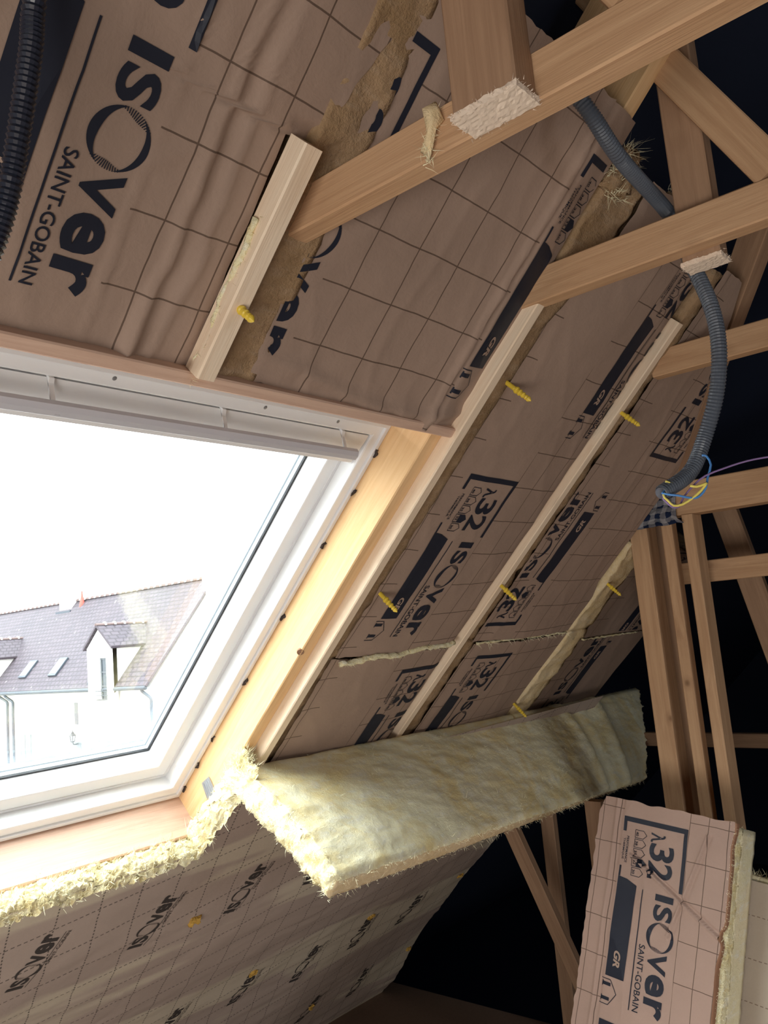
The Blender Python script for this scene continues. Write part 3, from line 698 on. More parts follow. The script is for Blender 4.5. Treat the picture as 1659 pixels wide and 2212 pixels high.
for x0, s0, sc, ang in ((.970, -2.03, .93, .24), (1.310, -2.06, 1.0, .22), (1.644, -2.08, 1.0, .22), (1.985, -2.10, 1.0, .2), (.63, -2.0, .95, .24), (2.33, -2.14, 1.0, .18), (2.69, -2.17, 1.0, .15),
                        (2.079, -2.86, 1.0, .03), (2.433, -2.93, 1.1, .12), (2.77, -2.90, 1.1, -.1), (3.09, -2.9, 1.1, .02), (2.733, -3.42, .95, .25), (3.122, -3.47, 1.0, .1), (2.40, -3.44, 1.0, .15), (1.74, -2.86, 1.0, .1), (1.40, -2.86, 1.0, .15)):
    ca, sa = math.cos(ang), math.sin(ang)
    to = lambda w_, t_, x0=x0, s0=s0, sc=sc, ca=ca, sa=sa: (x0 + .03 + sc * (-(w_ - .03) * ca + t_ * sa), s0 + sc * (t_ * ca + (w_ - .03) * sa))
    stamp('printed_lettering', WALLP, (to, wfn), M_INK_GREY, veil)
for x0, s0, sz in ((1.503, -2.029, .014), (2.083, -2.66, .013), (2.746, -2.677, .013), (3.40, -2.68, .014), (3.50, -3.317, .013), (2.775, -3.313, .011), (.75, -2.62, .013)):
    c = wfn(x0, s0, .0)
    V, F_ = wool_box(lambda a, b, c_: c + EX * a + UP * b + N_IN * c_, (-sz * 1.0, -sz * .8, -.004), (sz * 1.2, sz * .8, .008), (sz * .4, sz * .4, .005), .007, 75)
    tag(mk('resin_dab', V, F_, M_ORANGE, roll), 'orange dab of resin')
# top edge of the roll: a torn band of wool following the sill and the window cheek
path = [(x, stop(x)) for x in [-.40 + .0042 * k for k in range(421)]] + [(x, stop(x)) for x in [1.366 + .034 * k / 34 for k in range(36)]]
nb = 28; V, F_ = [], []
for i, (x, s) in enumerate(path):
    for k in range(nb + 1):
        v = k / nb; d = .920 + .085 * v
        cup = .012 * math.sin(math.pi * v)
        p = RP(x, s + cup - .012 * v - .016 * max(0, 1 - v * 5), d) if x < 1.366 else RP(x - .012 * math.sin(math.pi * v), s + cup, d)
        lump = fractal(p, 34, 4); q = nvec(p + Vector((9, 9, 9)), 80, 4)
        V.append(p + UP * lump * .012 + q * .008)
for i in range(len(path) - 1):
    for k in range(nb): F_.append((i * (nb + 1) + k, i * (nb + 1) + k + 1, (i + 1) * (nb + 1) + k + 1, (i + 1) * (nb + 1) + k))
band = mk('torn_edge', V, F_, M_WOOL, roll, smooth=True)
sp = []
rg = random.Random(11)
for i in range(0, len(path)):
    for k in range(nb + 1):
        if rg.random() < .22: sp.append((V[i * (nb + 1) + k], (UP * .9 + EX * (-.6 if path[i][0] > 1.36 else 0) + Vector((rg.gauss(0, .3),) * 3)).normalized()))
Vf, Ff = fibres(sp, 4, .016, .55, .00055); o = mk('loose_fibres', Vf, Ff, M_FIBRE, roll); o['kind'] = 'stuff'
# body behind the facing (keeps the roll solid)
V, F_ = wool_box(RP, (-.40, sFl + .02, .955), (3.43, -1.76, 1.01), (.12, .06, .03), .004); mk('wool_core', V, F_, M_WOOL_SIDE, roll, smooth=True)
# the flap
BL, FL = Vector((1.385, 1.722, -.300)), Vector((1.400, 1.393, -.541)); BRt, FRt = Vector((4.05, 1.82, -.39)), Vector((3.62, 1.640, -.755))
def flap(u, v, wq):                          # u along the eaves, v from fold to free edge, wq thickness
    b = BL.lerp(BRt, u); f = FL.lerp(FRt, u)
    p = b.lerp(f, v); nrm = (FRt - FL).normalized().cross((f - b).normalized()).normalized()
    if nrm.z < 0: nrm = -nrm
    pw = P(*p)
    crown = .016 * math.sin(math.pi * min(1, v * 1.02)) * (1 - .3 * u) - .03 * max(0, (.06 - v) / .06) ** 2 - .012 * max(0, (v - .95) / .05) ** 2
    fold = .010 * ridge(u - .12 * v, .66, .018) - .012 * ridge(u - .12 * v, .69, .016) + .012 * ridge(u - .10 * v, .79, .02) - .012 * ridge(u - .1 * v, .825, .02)
    dr = .004 * fractal(Vector((p.x * 2.2 - v * 1.1, v * 2.0 + p.x * .6, 3)), 4.5, 4) + .005 * noise.noise(Vector((p.x * 4, v * 2, 1)))
    top = nrm * (crown + fold + dr) * K * (1 - wq)
    und = nrm * (-.058 + .008 * noise.noise(Vector((p.x * 3, v * 3, 9)))) * K * wq
    return pw + top + und
nu, nv, nt = 260, 60, 7; idx, V, F_, MI = {}, [], [], []
def fg(i, j, k):
    if (i, j, k) not in idx:
        p = flap(i / nu, j / nv, k / nt)
        edge = 1.0 if (i in (0, nu)) else (.28 if j in (0, nv) else .10)
        if 0 < k < nt: edge = max(edge, .25)
        p = p + nvec(p, 62, 4) * .0085 * edge
        if i == 0: p = p + EX * (.008 * fractal(p, 45, 3) - .01 * math.sin(math.pi * k / nt))
        idx[(i, j, k)] = len(V); V.append(p)
    return idx[(i, j, k)]
for i in range(nu):
    for j in range(nv):
        F_.append((fg(i, j, 0), fg(i + 1, j, 0), fg(i + 1, j + 1, 0), fg(i, j + 1, 0))); MI.append(0)
        F_.append((fg(i, j, nt), fg(i, j + 1, nt), fg(i + 1, j + 1, nt), fg(i + 1, j, nt))); MI.append(1)
for i in range(nu):
    for k in range(nt):
        F_.append((fg(i, 0, k), fg(i, 0, k + 1), fg(i + 1, 0, k + 1), fg(i + 1, 0, k))); MI.append(0)
        F_.append((fg(i, nv, k), fg(i + 1, nv, k), fg(i + 1, nv, k + 1), fg(i, nv, k + 1))); MI.append(3)
for j in range(nv):
    for k in range(nt):
        F_.append((fg(0, j, k), fg(0, j + 1, k), fg(0, j + 1, k + 1), fg(0, j, k + 1))); MI.append(2)
        F_.append((fg(nu, j, k), fg(nu, j, k + 1), fg(nu, j + 1, k + 1), fg(nu, j + 1, k))); MI.append(2)
mk('folded_flap', V, F_, [M_WOOL_FLAP, M_KPRINT, M_WOOL, M_WOOL_TAN], roll, smooth=True, mats=MI)
sp = [(V[fg(0, j, k)], Vector((-.8, rg.gauss(0, .4), rg.gauss(0, .5)))) for j in range(nv) for k in range(nt) if rg.random() < .8]
sp += [(V[fg(i, 0, 0)], Vector((-.3, .2, .9))) for i in range(0, 60)] + [(V[fg(i, nv, k)], Vector((0, -.6, rg.gauss(0, .6)))) for i in range(0, nu) for k in (0, nt) if rg.random() < .6]
sp += [(V[fg(rg.randrange(nu), rg.randrange(nv), 0)], Vector((rg.gauss(0, .6), -.3, .5))) for _ in range(150)]
Vf, Ff = fibres(sp, 4, .012, .5, .0005); o = mk('loose_fibres', Vf, Ff, M_FIBRE, roll); o['kind'] = 'stuff'
# tuft standing up at the corner beside the window
c = RP(1.40, -1.43, .985); sp = [(c + EX * rg.gauss(0, .012) + UP * rg.gauss(0, .014) + N_IN * rg.gauss(0, .01), (UP - EX * .5)) for _ in range(260)]
Vf, Ff = fibres(sp, 4, .026, .5, .0006); o = mk('loose_fibres', Vf, Ff, M_FIBRE, roll); o['kind'] = 'stuff'

# ================================================================ INSULATION SPIKES (yellow fixings standing out of the slope)
plugs = [(.768, -.290, 'yellow ribbed spike beside the short batten above the window'), (1.538, -.286, 'yellow ribbed spike beside the top of the long pale batten'),
         (2.075, -.267, 'yellow ribbed spike on the upper half of the notched batten'), (1.539, -.879, 'yellow ribbed spike on the lower half of the long pale batten'),
         (2.065, -.863, 'yellow ribbed spike low on the notched batten'), (2.771, -.870, 'yellow ribbed spike at the bare wool strip'), (2.745, -1.462, 'yellow spike tip just showing above the folded flap')]
for x, s, lb in plugs:
    sc = 1.0
    pr = [(-.028, .0052), (.0, .0052), (.022, .0052), (.026, .0052), (.0275, .0078), (.031, .0078), (.0325, .0058), (.036, .0058), (.0375, .0072), (.040, .0072), (.0415, .0052), (.046, .0050), (.0475, .0064), (.050, .0064), (.0515, .0045), (.055, .0043), (.0565, .0056), (.0585, .0056), (.061, .0040), (.0635, .0060), (.066, .0052), (.072, .0008)]
    t = thing('insulation_spike', lb, 'fixing', RP(x, s, 1.0), 'yellow insulation spikes')
    V, F_ = lathe(RP(x, s, .995), N_IN, pr[:4], 12); mk('shaft', V, F_, M_YEL, t, smooth=True)
    V, F_ = lathe(RP(x, s, .995), N_IN, pr[4:], 12); mk('ribbed_tip', V, F_, M_YEL, t)

# ================================================================ TRUSS TIMBERS
def tie(X, z0, h, y0, y1, lab, m=M_TIMBER, wd=.040, name='tie_beam'):
    return beam(name, P(X, y0, z0), P(X, y1, z0) - P(X, y0, z0), EX * wd * K, Vector((0, 0, h * K)), m, lab, 'beam')
tie(.820, .589, .062, .835, -2.7, 'nearest horizontal tie beam crossing the top of the picture')
tie(1.430, .6175, .069, .803, -2.7, 'second horizontal tie beam, its cut end against the black printed bar')
tie(2.120, .600, .070, .80, -2.7, 'third horizontal tie beam, meeting the notched batten')
t4 = tie(2.755, .293, .110, 1.14, -2.2, 'lower horizontal beam under the dangling wires', wd=.085)
tie(2.90, .066, .074, 1.10, -2.2, 'horizontal rail passing behind the three posts')
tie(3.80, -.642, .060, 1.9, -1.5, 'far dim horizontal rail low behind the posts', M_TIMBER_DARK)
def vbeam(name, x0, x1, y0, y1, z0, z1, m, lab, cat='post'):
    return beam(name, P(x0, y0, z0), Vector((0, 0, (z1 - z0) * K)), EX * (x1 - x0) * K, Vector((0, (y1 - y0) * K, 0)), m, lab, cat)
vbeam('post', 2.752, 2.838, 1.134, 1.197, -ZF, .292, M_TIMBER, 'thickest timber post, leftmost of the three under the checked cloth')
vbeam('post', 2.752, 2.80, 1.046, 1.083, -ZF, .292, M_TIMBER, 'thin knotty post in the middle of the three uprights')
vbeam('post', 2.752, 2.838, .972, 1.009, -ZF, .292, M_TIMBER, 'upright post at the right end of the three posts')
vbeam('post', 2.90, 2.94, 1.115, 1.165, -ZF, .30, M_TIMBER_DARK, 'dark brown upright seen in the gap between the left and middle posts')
# hanging posts with a rough sawn end
def hang(X0, X1, Y0, Y1, z0, z1, lab, m):
    o = vbeam('hanging_post', X0, X1, Y0, Y1, z0, z1, m, lab)
    V, F_ = wool_box(P, (X0 - .002, Y0 - .002, z0 - .004), (X1 + .002, Y1 + .002, z0 + .004), (.004, .004, .004), .0014, 160)
    V = [v - o.location for v in V]; me = bpy.data.meshes.new('sawn_end'); me.from_pydata([tuple(v) for v in V], [], F_); me.materials.append(M_SAWN)
    c = bpy.data.objects.new('sawn_end', me); C.objects.link(c); c.parent = o; c['label'] = 'pale splintered saw cut'
    rim = [P(X0 + (X1 - X0) * t, y, z0) for t in [k / 12 for k in range(13)] for y in (Y0, Y1)] + [P(x, Y0 + (Y1 - Y0) * t, z0) for t in [k / 20 for k in range(21)] for x in (X0, X1)]
    Vf, Ff = fibres([(p, (p - P((X0 + X1) / 2, (Y0 + Y1) / 2, z0 - .01)).normalized()) for p in rim], 4, .0045, .4, .0006); f = mk('splinters', Vf, Ff, M_SAWN, o); f['kind'] = 'stuff'
    return o
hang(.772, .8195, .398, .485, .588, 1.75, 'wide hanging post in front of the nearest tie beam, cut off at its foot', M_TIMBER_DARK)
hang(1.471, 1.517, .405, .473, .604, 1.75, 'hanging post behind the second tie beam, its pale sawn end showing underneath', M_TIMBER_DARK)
def strut(a, b, u, v, m, lab, name='strut', cat='strut'): return beam(name, P(*a), P(*b) - P(*a), Vector(u) * K, Vector(v) * K, m, lab, cat)
# diagonal webs of the first two trusses
dz = Vector((0, .155, .29)).normalized(); dn = Vector((0, -dz.z, dz.y))
strut((1.432, .322, .682), (1.432, .322 + dz.y * .72, .682 + dz.z * .72), (.038, 0, 0), tuple(dn * .062), M_TIMBER, 'diagonal web rising from the second tie beam at the top right')
strut((.822, .300, .648), (.822, .300 + dz.y * .62, .648 + dz.z * .62), (.038, 0, 0), tuple(dn * .062), M_TIMBER, 'diagonal web above the nearest tie beam, only its foot in view')
# slanting timber bounding the insulation on the right
a, b = RP(2.161, .330, .99), RP(2.725, -.445, .99); ax = b - a; sd = ax.normalized().cross(N_IN)
if sd.x < 0: sd = -sd
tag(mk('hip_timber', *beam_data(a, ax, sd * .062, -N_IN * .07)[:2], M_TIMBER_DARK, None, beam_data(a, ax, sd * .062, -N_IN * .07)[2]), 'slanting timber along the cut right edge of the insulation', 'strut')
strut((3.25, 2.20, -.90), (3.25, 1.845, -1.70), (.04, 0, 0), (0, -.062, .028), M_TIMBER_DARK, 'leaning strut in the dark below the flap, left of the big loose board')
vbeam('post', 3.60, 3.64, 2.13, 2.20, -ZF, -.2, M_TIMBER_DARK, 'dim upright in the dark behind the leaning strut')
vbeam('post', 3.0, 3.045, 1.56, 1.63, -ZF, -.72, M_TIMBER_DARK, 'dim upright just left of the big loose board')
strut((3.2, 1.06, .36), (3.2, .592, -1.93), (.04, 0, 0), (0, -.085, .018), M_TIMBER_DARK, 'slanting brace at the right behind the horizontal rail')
# wool shreds caught on the timbers
for (p0, p1, r0, lab) in ((P(.812, .537, .640), P(.812, .551, .595), .011, 'shred of yellow wool stuck on the nearest tie beam'), ):
    V, F_ = lathe(p0, p1 - p0, [(-.006, .003), (.004, r0), (.02, r0 * .8), ((p1 - p0).length, r0 * .35), ((p1 - p0).length + .012, .002)], 10); V = [v + nvec(v, 70) * .009 for v in V]
    t = thing('wool_shred', lab, 'wool', p1); mk('shred', V, F_, M_WOOL_TAN, t, smooth=True); tuft(t, [p0.lerp(p1, k / 14 * 1.3) for k in range(15)], 8, .016, spread=1.2)
for p, lab in ((RP(1.49, .19, .985), 'ragged wool tuft at the top of the batt behind the grey conduit'), (RP(1.735, .185, .985), 'wool tuft just above the second tie beam')):
    t = thing('wool_tuft', lab, 'wool', p)
    V, F_ = wool_box(lambda a, b, c_: p + EX * a + UP * b + N_IN * c_, (-.028, -.05, -.02), (.022, .03, .008), (.008, .01, .008), .014, 45); mk('clump', V, F_, M_WOOL_SHADED, t, smooth=True)
    tuft(t, [v for v in V[::2]], 4, .03, spread=.8, dirn=(UP + EX).normalized())

# ================================================================ CABLE CONDUITS AND WIRES
V, F_ = tube([P(.82 * a, .82 * b, .82 * c) for a, b, c in ((.47, .79, .98), (.456, .85, .80), (.456, .867, .733), (.453, .886, .662), (.449, .910, .581), (.444, .926, .532), (.436, .945, .49), (.42, .97, .44))], .0102, 16, .0011, .0056)
tag(mk('conduit', V, F_, M_BLACKTUBE, smooth=False), 'black ribbed conduit hanging over the print at the top left', 'conduit')
t = thing('conduit', 'grey ribbed conduit looping down in front of the third tie beam', 'conduit', P(1.52, .587, .208))
gp = [P(1.20, .56, .93), P(1.22, .508, .82), P(1.33, .505, .772), P(1.535, .508, .748), P(1.55, .499, .70), P(1.546, .482, .642), P(1.52, .449, .533), P(1.51, .443, .450), P(1.515, .461, .368), P(1.515, .495, .290), P(1.475, .514, .230), P(1.40, .541, .1916)]
V, F_ = tube(gp, .0128, 16, .0009, .0056, cap=False); mk('tube', V, F_, M_GREYTUBE, t)
e0, e1 = gp[-1], gp[-1] - gp[-2]; V, F_ = tube([e0 - e1 * .3, e0 + e1.normalized() * .0015], .0108, 16, cap=False); mk('lining', V, F_, M_TUBE_IN, t)
eD = e1.normalized()
def wire(nm, pts, m, lab, r=.0019):
    V, F_ = tube(pts, r, 8); tag(mk(nm, V, F_, m, smooth=True), lab, 'wire')
import itertools
fR, fU = r2, u2
def off(p, a, b, c=0): return p + fR * a + fU * b - f_ * c        # metres right / up / nearer, used only for small loops
E0 = e0
S_ = 1.52 * K / 1790 * .94
def wpt(dx, dy, c=.012): return off(E0, dx * S_, -dy * S_, c)
wire('electric_wire', [E0 - eD * .03, wpt(0, 0, .004), wpt(30, 5), wpt(62, 11), wpt(78, 5), wpt(90, -12), wpt(100, -35, .0), wpt(112, -62, -.01), wpt(108, -82, -.02), wpt(98, -84, -.02)], M_BLUEW, 'blue wire looping out of the grey conduit end')
wire('electric_wire', [E0 - eD * .03, wpt(2, 4, .004), wpt(8, 16), wpt(20, 27), wpt(40, 24), wpt(62, 10), wpt(80, -6), wpt(92, -22), wpt(86, -19), wpt(70, -14), wpt(56, -16)], M_YELW, 'yellow wire curling below the grey conduit end', .0021)
wire('electric_wire', [wpt(10, -26, -.004), wpt(24, -21, -.004), wpt(34, -19, -.016)], M_YELW, 'short stub of yellow wire beside the grey conduit end', .0021)
wire('electric_wire', [E0 - eD * .03, wpt(0, 6, .004), wpt(6, 20), wpt(18, 30), wpt(34, 29, .008), wpt(48, 8, .0), wpt(70, -18, .0), wpt(95, -38, .0), wpt(135, -54, .0), wpt(185, -70, .0), wpt(240, -80, .0), wpt(330, -90, .0)], M_PURW, 'purple wire trailing from the grey conduit to the right', .0016)

# ================================================================ CHECKED CLOTH OVER THE BEAM END
nu_, nv_ = 46, 34; V, U = [], []
for j in range(nv_ + 1):
    for i in range(nu_ + 1):
        u, v = i / nu_, j / nv_
        y = 1.215 - .20 * u - .03 * (1 - v) * (1 - u) * 2 * 1; z = .3635 - .098 * v - .012 * u * v * 0
        if v > .85: y -= .02 * u * (v - .85) / .15
        lift = .0
        p = P(2.742 - .012 * v + .010 * noise.noise(Vector((u * 4, v * 4, 1))), y, z + .004 * noise.noise(Vector((u * 6, 3, 1))))
        p += nvec(p, 34, 2) * .004; V.append(p); U.append((u * .17 + .01 * v, v * .1))
F_ = [(j * (nu_ + 1) + i, (j + 1) * (nu_ + 1) + i, (j + 1) * (nu_ + 1) + i + 1, j * (nu_ + 1) + i + 1) for j in range(nv_) for i in range(nu_)]
o = tag(mk('checked_cloth', V, F_, M_CHECK, None, U, smooth=True), 'blue and grey checked cloth draped over the beam end above the posts', 'cloth')
sm = o.modifiers.new('thick', 'SOLIDIFY'); sm.thickness = .006; sm.offset = 1

# ================================================================ LOOSE BOARD LEANING AT LOWER RIGHT
bo = Vector((2.45929, 1.19979, -.62521)); ew = Vector((-.08434, -.99005, -.11265)); et = Vector((-.30369, .13322, -.94341)); bn = ew.cross(et)
tmax = (bo.z + ZF) / -et.z - .004
def BP(w_, t_, dp=0.0): q = bo + ew * w_ + et * t_ + bn * dp; return P(*q)
board = thing('insulation_board', 'loose printed wool board leaning upright at the lower right', 'insulation', BP(.12, tmax))
def bbul(w_, t_):
    p = Vector((w_ * 4, t_ * 4, 6)); v = .004 * noise.noise(p) + .0016 * noise.noise(p * 3.7) + .002 * (1 - abs(noise.noise(Vector((w_ * 7, t_ * 3.0, 2))))) ** 8
    cr = (t_ - .125) - (w_ - .063) * .53                         # the long diagonal crease from the icons to the right edge
    if .03 < w_ < .335: v += .012 * math.exp(-(cr / .0035) ** 2) - .010 * math.exp(-((cr + .008) / .006) ** 2)
    c2 = (w_ - .245 + (t_ - .05) * .30)                           # steep crease right of the bracket
    if .0 < t_ < .30: v += .007 * math.exp(-(c2 / .004) ** 2) - .005 * math.exp(-((c2 - .008) / .006) ** 2)
    v += .006 * ridge(w_, -.028, .006) - .004 * ridge(w_, -.012, .006)
    return v
bfn = lambda w_, t_, h=0.0: BP(w_, t_, -(bbul(w_, t_) + h / K))
wL = lambda t_: -.088 + .022 * max(0, (.0 - t_) / .06) + .004 * noise.noise(Vector((t_ * 40, 1, 2)))
wR = lambda t_: .327 + .006 * noise.noise(Vector((t_ * 16, 9, 2))) - .012 * max(0, min(1, (t_ - .27) / .05)) + .014 * math.exp(-((t_ - .25) / .02) ** 2) * -1
nx, ns = 120, 320; V, U = [], []
for j in range(ns + 1):
    t_ = -.046 + (tmax + .046) * j / ns
    for i in range(nx + 1):
        u = i / nx; w_ = wL(t_) + (wR(t_) - wL(t_)) * u; tt = t_ + (.006 * noise.noise(Vector((w_ * 20, 3, 3))) if j == 0 else 0)
        V.append(bfn(w_, tt)); U.append((w_, -tt))
F_ = [(j * (nx + 1) + i, (j + 1) * (nx + 1) + i, (j + 1) * (nx + 1) + i + 1, j * (nx + 1) + i + 1) for j in range(ns) for i in range(nx)]
MBd = kraft('kraft_paper_board', (.46, .315, .255), [(-.2, -.004), (.203, .4)], x0=.260, px=.0555 * 1.0, s0=-.085, ps=.1055, wl=.0011)
bf = mk('paper_facing', V, F_, MBd, board, U, smooth=True)
stamp('printed_lettering', BLOCK, ((lambda w_, t_: (w_, -t_)), lambda a, b, h: bfn(a, -b, h)), M_INK, bf, (), .012)
stamp('printed_lettering', BLOCK, ((lambda w_, t_: (w_, -t_ - .56)), lambda a, b, h: bfn(a, -b, h)), M_INK, bf, (), .012)
stamp('reversed_lettering', GRP, ((lambda w_, t_: (w_, -t_)), lambda a, b, h: bfn(a, -b, h + .0008)), M_KPRINT, bf, (), .012)
V, F_ = wool_box(lambda a, b, c_: BP(a, b, c_), (-.078, -.036, .022), (.331, tmax, .058), (.02, .012, .008), .006, 45); mk('torn_layer', V, F_, M_WOOL, board, smooth=True)
V, F_ = wool_box(lambda a, b, c_: BP(a, b, c_), (-.080, -.036, .052), (.331, tmax, .150), (.03, .02, .012), .0025, 60); mk('wool_core', V, F_, M_WOOL_SIDE, board, smooth=True)
rg = random.Random(4); sp = [(BP(.329, t_, d_), P(*ew) * 0 + ew) for t_ in [-.04 + .006 * k for k in range(110)] for d_ in (.004, .02, .05)]
Vf, Ff = fibres(sp, 4, .008, .7, .0005); o = mk('loose_fibres', Vf, Ff, M_FIBRE, board); o['kind'] = 'stuff'
V, U = [], []
for j in range(161):
    t_ = -.046 + (tmax + .046) * j / 160
    for i in range(4):
        q_ = wR(t_) + (0, .0035, .005, .0055)[i]; V.append(BP(q_, t_, (-bbul(wR(t_), t_), .001, .007, .016)[i] + .001 * noise.noise(Vector((t_ * 30, i, 3)))))
mk('folded_paper_edge', V, [(j * 4 + i, j * 4 + i + 1, j * 4 + i + 5, j * 4 + i + 4) for j in range(160) for i in range(3)], mat('brown_paper_edge', (.30, .15, .085), .8), board, smooth=True)
# another board standing behind it, seen at the right edge
rl = thing('insulation_board', 'pale veil-faced wool board standing behind the loose printed board at the right edge', 'insulation', BP(.5, tmax, .26))
MV2 = kraft('pale_veil_paper', (.50, .42, .34), None, x0=.02, px=.10, s0=.03, ps=.11, wl=.0012, dash=True, line=(.16, .11, .08))
def RL(a, b, c_): return BP(a, b, c_)
t0r = .085
V, F_ = wool_box(RL, (.03, t0r, .175), (.80, tmax - .01, .27), (.03, .02, .016), .006, 45); mk('wool_core', V, F_, M_WOOL_SIDE, rl, smooth=True)
nx, ns = 50, 90; V, U = [], []
rfn = lambda a, b, h=0.0: RL(a, b, .166 - .006 * noise.noise(Vector((a * 6, b * 6, 2))) - h / K)
for j in range(ns + 1):
    for i in range(nx + 1):
        a, b = .03 + .77 * i / nx, t0r + .012 + (tmax - .01 - t0r - .012) * j / ns; V.append(rfn(a, b)); U.append((a, -b))
F_ = [(j * (nx + 1) + i, (j + 1) * (nx + 1) + i, (j + 1) * (nx + 1) + i + 1, j * (nx + 1) + i + 1) for j in range(ns) for i in range(nx)]
rf = mk('veil_facing', V, F_, MV2, rl, U, smooth=True)
for a0, b0 in ((.395, .18), (.40, .52)):
    stamp('printed_lettering', WALLP, ((lambda w_, t_: (a0 + w_ * 1.0, -b0 - t_)), lambda a, b, h: rfn(a, -b, h)), mat('brown_print', (.16, .10, .06), .7), rf, (), .012)
sp = [(RL(.03 + .77 * k / 120, t0r, .17 + .01 * (k % 9)), Vector((0, -.2, 1))) for k in range(120)]
Vf, Ff = fibres(sp, 12, .018, .6, .0005); o = mk('loose_fibres', Vf, Ff, M_FIBRE, rl); o['kind'] = 'stuff'
# ================================================================ OUTSIDE: the street and the white house across it
GZ = -8.3
def stucco():
    m = mat('white_render', (.82, .80, .76), .9, spec=.1); t = NT(m); o = t.obj()
    t.l(t.mix(t.noise(o, 1.2, 3), (.84, .82, .78), (.76, .74, .70)), t.b.inputs['Base Color']); return m
M_STUCCO = stucco()
def tiles():
    m = mat('brown_flat_tiles', (.05, .042, .048), .6, spec=.3); t = NT(m); v = t.uv((1, 1, 1))
    b = t.n('ShaderNodeTexBrick', Scale=1.0); t.l(v, b.inputs['Vector']); b.offset = .5
    for k, q in (('Brick Width', .30), ('Row Height', .21), ('Mortar Size', .03), ('Mortar Smooth', .2)): b.inputs[k].default_value = q
    b.inputs['Color1'].default_value = (.070, .058, .072, 1); b.inputs['Color2'].default_value = (.044, .039, .052, 1); b.inputs['Mortar'].default_value = (.011, .011, .015, 1)
    n = t.noise(v, .35, 4, .6)
    c = t.mix(t.math('MULTIPLY', n, .7), b.outputs['Color'], (.074, .056, .066))
    sp = t.noise(v, 3.2, 2, .5); c = t.mix(t.ramp(sp, [(.70, (0, 0, 0)), (.74, (.5, .5, .5))]), c, (.34, .33, .32))
    t.l(c, t.b.inputs['Base Color']); t.bump(b.outputs['Fac'], -.6, .03); return m
M_TILE = tiles()
M_RIDGE = mat('ridge_tile', (.10, .065, .06), .7); M_MORTAR = mat('pale_mortar', (.75, .72, .68), .9)
M_ZINC = mat('zinc', (.055, .068, .085), .5, .3); M_GREYW = mat('grey_window_paint', (.07, .078, .085), .6); M_DARKGL = mat('dark_pane', (.04, .05, .06), .1)
M_SHUT = mat('pale_shutter', (.13, .15, .15), .7); M_GROUND = mat('pale_paving', (.35, .33, .31), .9); M_IRON = mat('lantern_iron', (.012, .012, .014), .5); M_CLAY = mat('red_clay', (.42, .08, .06), .8)
M_SKYL = mat('skylight_glazing', (.30, .33, .36), .15)
def pbox(x0, x1, y0, y1, z0, z1): return quadbox('', [P(x0, y0, z0), P(x1, y0, z0), P(x1, y1, z0), P(x0, y1, z0)], Vector((0, 0, (z1 - z0) * K)), None)
def pb(name, x0, x1, y0, y1, z0, z1, m, par, label=None): q = pbox(x0, x1, y0, y1, z0, z1); return tag(mk(name, q[0], q[1], m, par), label)
V, F_, _ = pbox(8.6, 60, -60, 90, GZ - .3, GZ); tag(mk('street_ground', V, F_, M_GROUND), kind='structure')
V, F_, _ = pbox(-60, 8.6, 4.6, 90, GZ - .3, GZ); tag(mk('street_ground', V, F_, M_GROUND), kind='structure')
TP = math.radians(50); EX0, EZ, RX, RZ = 17.80, -1.27, 21.22, 2.66; Y0, Y1 = 27.0, 56.0
tz = lambda x: EZ + (x - EX0) * (RZ - EZ) / (RX - EX0)
house = thing('house', 'long white house with a brown tiled roof seen through the roof window', 'house', P(21, 40, GZ))
V = [P(18, Y0, GZ), P(24.4, Y0, GZ), P(24.4, Y0, EZ), P(RX, Y0, RZ - .12), P(18, Y0, EZ)]; V += [v + Vector((0, (Y1 - Y0) * K, 0)) for v in V]
mk('wall', V, [(0, 1, 2, 3, 4), (9, 8, 7, 6, 5), (0, 5, 6, 1), (1, 6, 7, 2), (2, 7, 8, 3), (3, 8, 9, 4), (4, 9, 5, 0)], M_STUCCO, house)
for sg in (1, -1):
    xe = EX0 if sg > 0 else 2 * RX - EX0
    a, b = P(xe, Y0 - .12, EZ), P(RX, Y0 - .12, RZ); L = (b - a).length; W_ = (Y1 - Y0 + .24) * K; nn = Vector((0, 1, 0)).cross(b - a).normalized() * .09 * (-1 if sg > 0 else 1)
    if nn.z < 0: nn = -nn
    V = [a, a + Vector((0, W_, 0)), b + Vector((0, W_, 0)), b]; V += [v + nn for v in V]
    uvq = [(0, 0), (W_, 0), (W_, L), (0, L)]
    mk('roof', V, [(0, 1, 2, 3), (7, 6, 5, 4), (0, 4, 5, 1), (1, 5, 6, 2), (2, 6, 7, 3), (3, 7, 4, 0)], M_TILE, house, [[uvq[0], uvq[1], uvq[2], uvq[3]], [uvq[3], uvq[2], uvq[1], uvq[0]]] + [[(0, 0), (0, .1), (.1, .1), (.1, 0)]] * 4)
def half_tile(p, ax, L, r, lip):
    ax = ax.normalized(); up = Vector((0, 0, 1)); sd = ax.cross(up).normalized(); V, F_ = [], []
    for h, rr in ((0, r), (L * .86, r), (L * .86, r * lip), (L, r * lip)):
        for k in range(7): a = math.pi * k / 6; V.append(p + ax * h + sd * math.cos(a) * rr + up * math.sin(a) * rr)
    for i in range(3):
        for k in range(6): F_.append((i * 7 + k, i * 7 + k + 1, (i + 1) * 7 + k + 1, (i + 1) * 7 + k))
    F_.append(tuple(range(6, -1, -1))); F_.append(tuple(range(21, 28))); return V, F_, [0] * 6 + [1] * 12 + [0, 1]
def ridge_row(par, start, ax, L, n, r, lip):
    V, F_, MI = half_tile(start, ax, L, r, lip); o = mk('ridge_tile', V, F_, [M_RIDGE, M_MORTAR], par, mats=MI); o0 = o
    for i in range(1, n):
        c = o0.copy(); C.objects.link(c); c.parent = par; c.location = o0.location + ax.normalized() * L * i
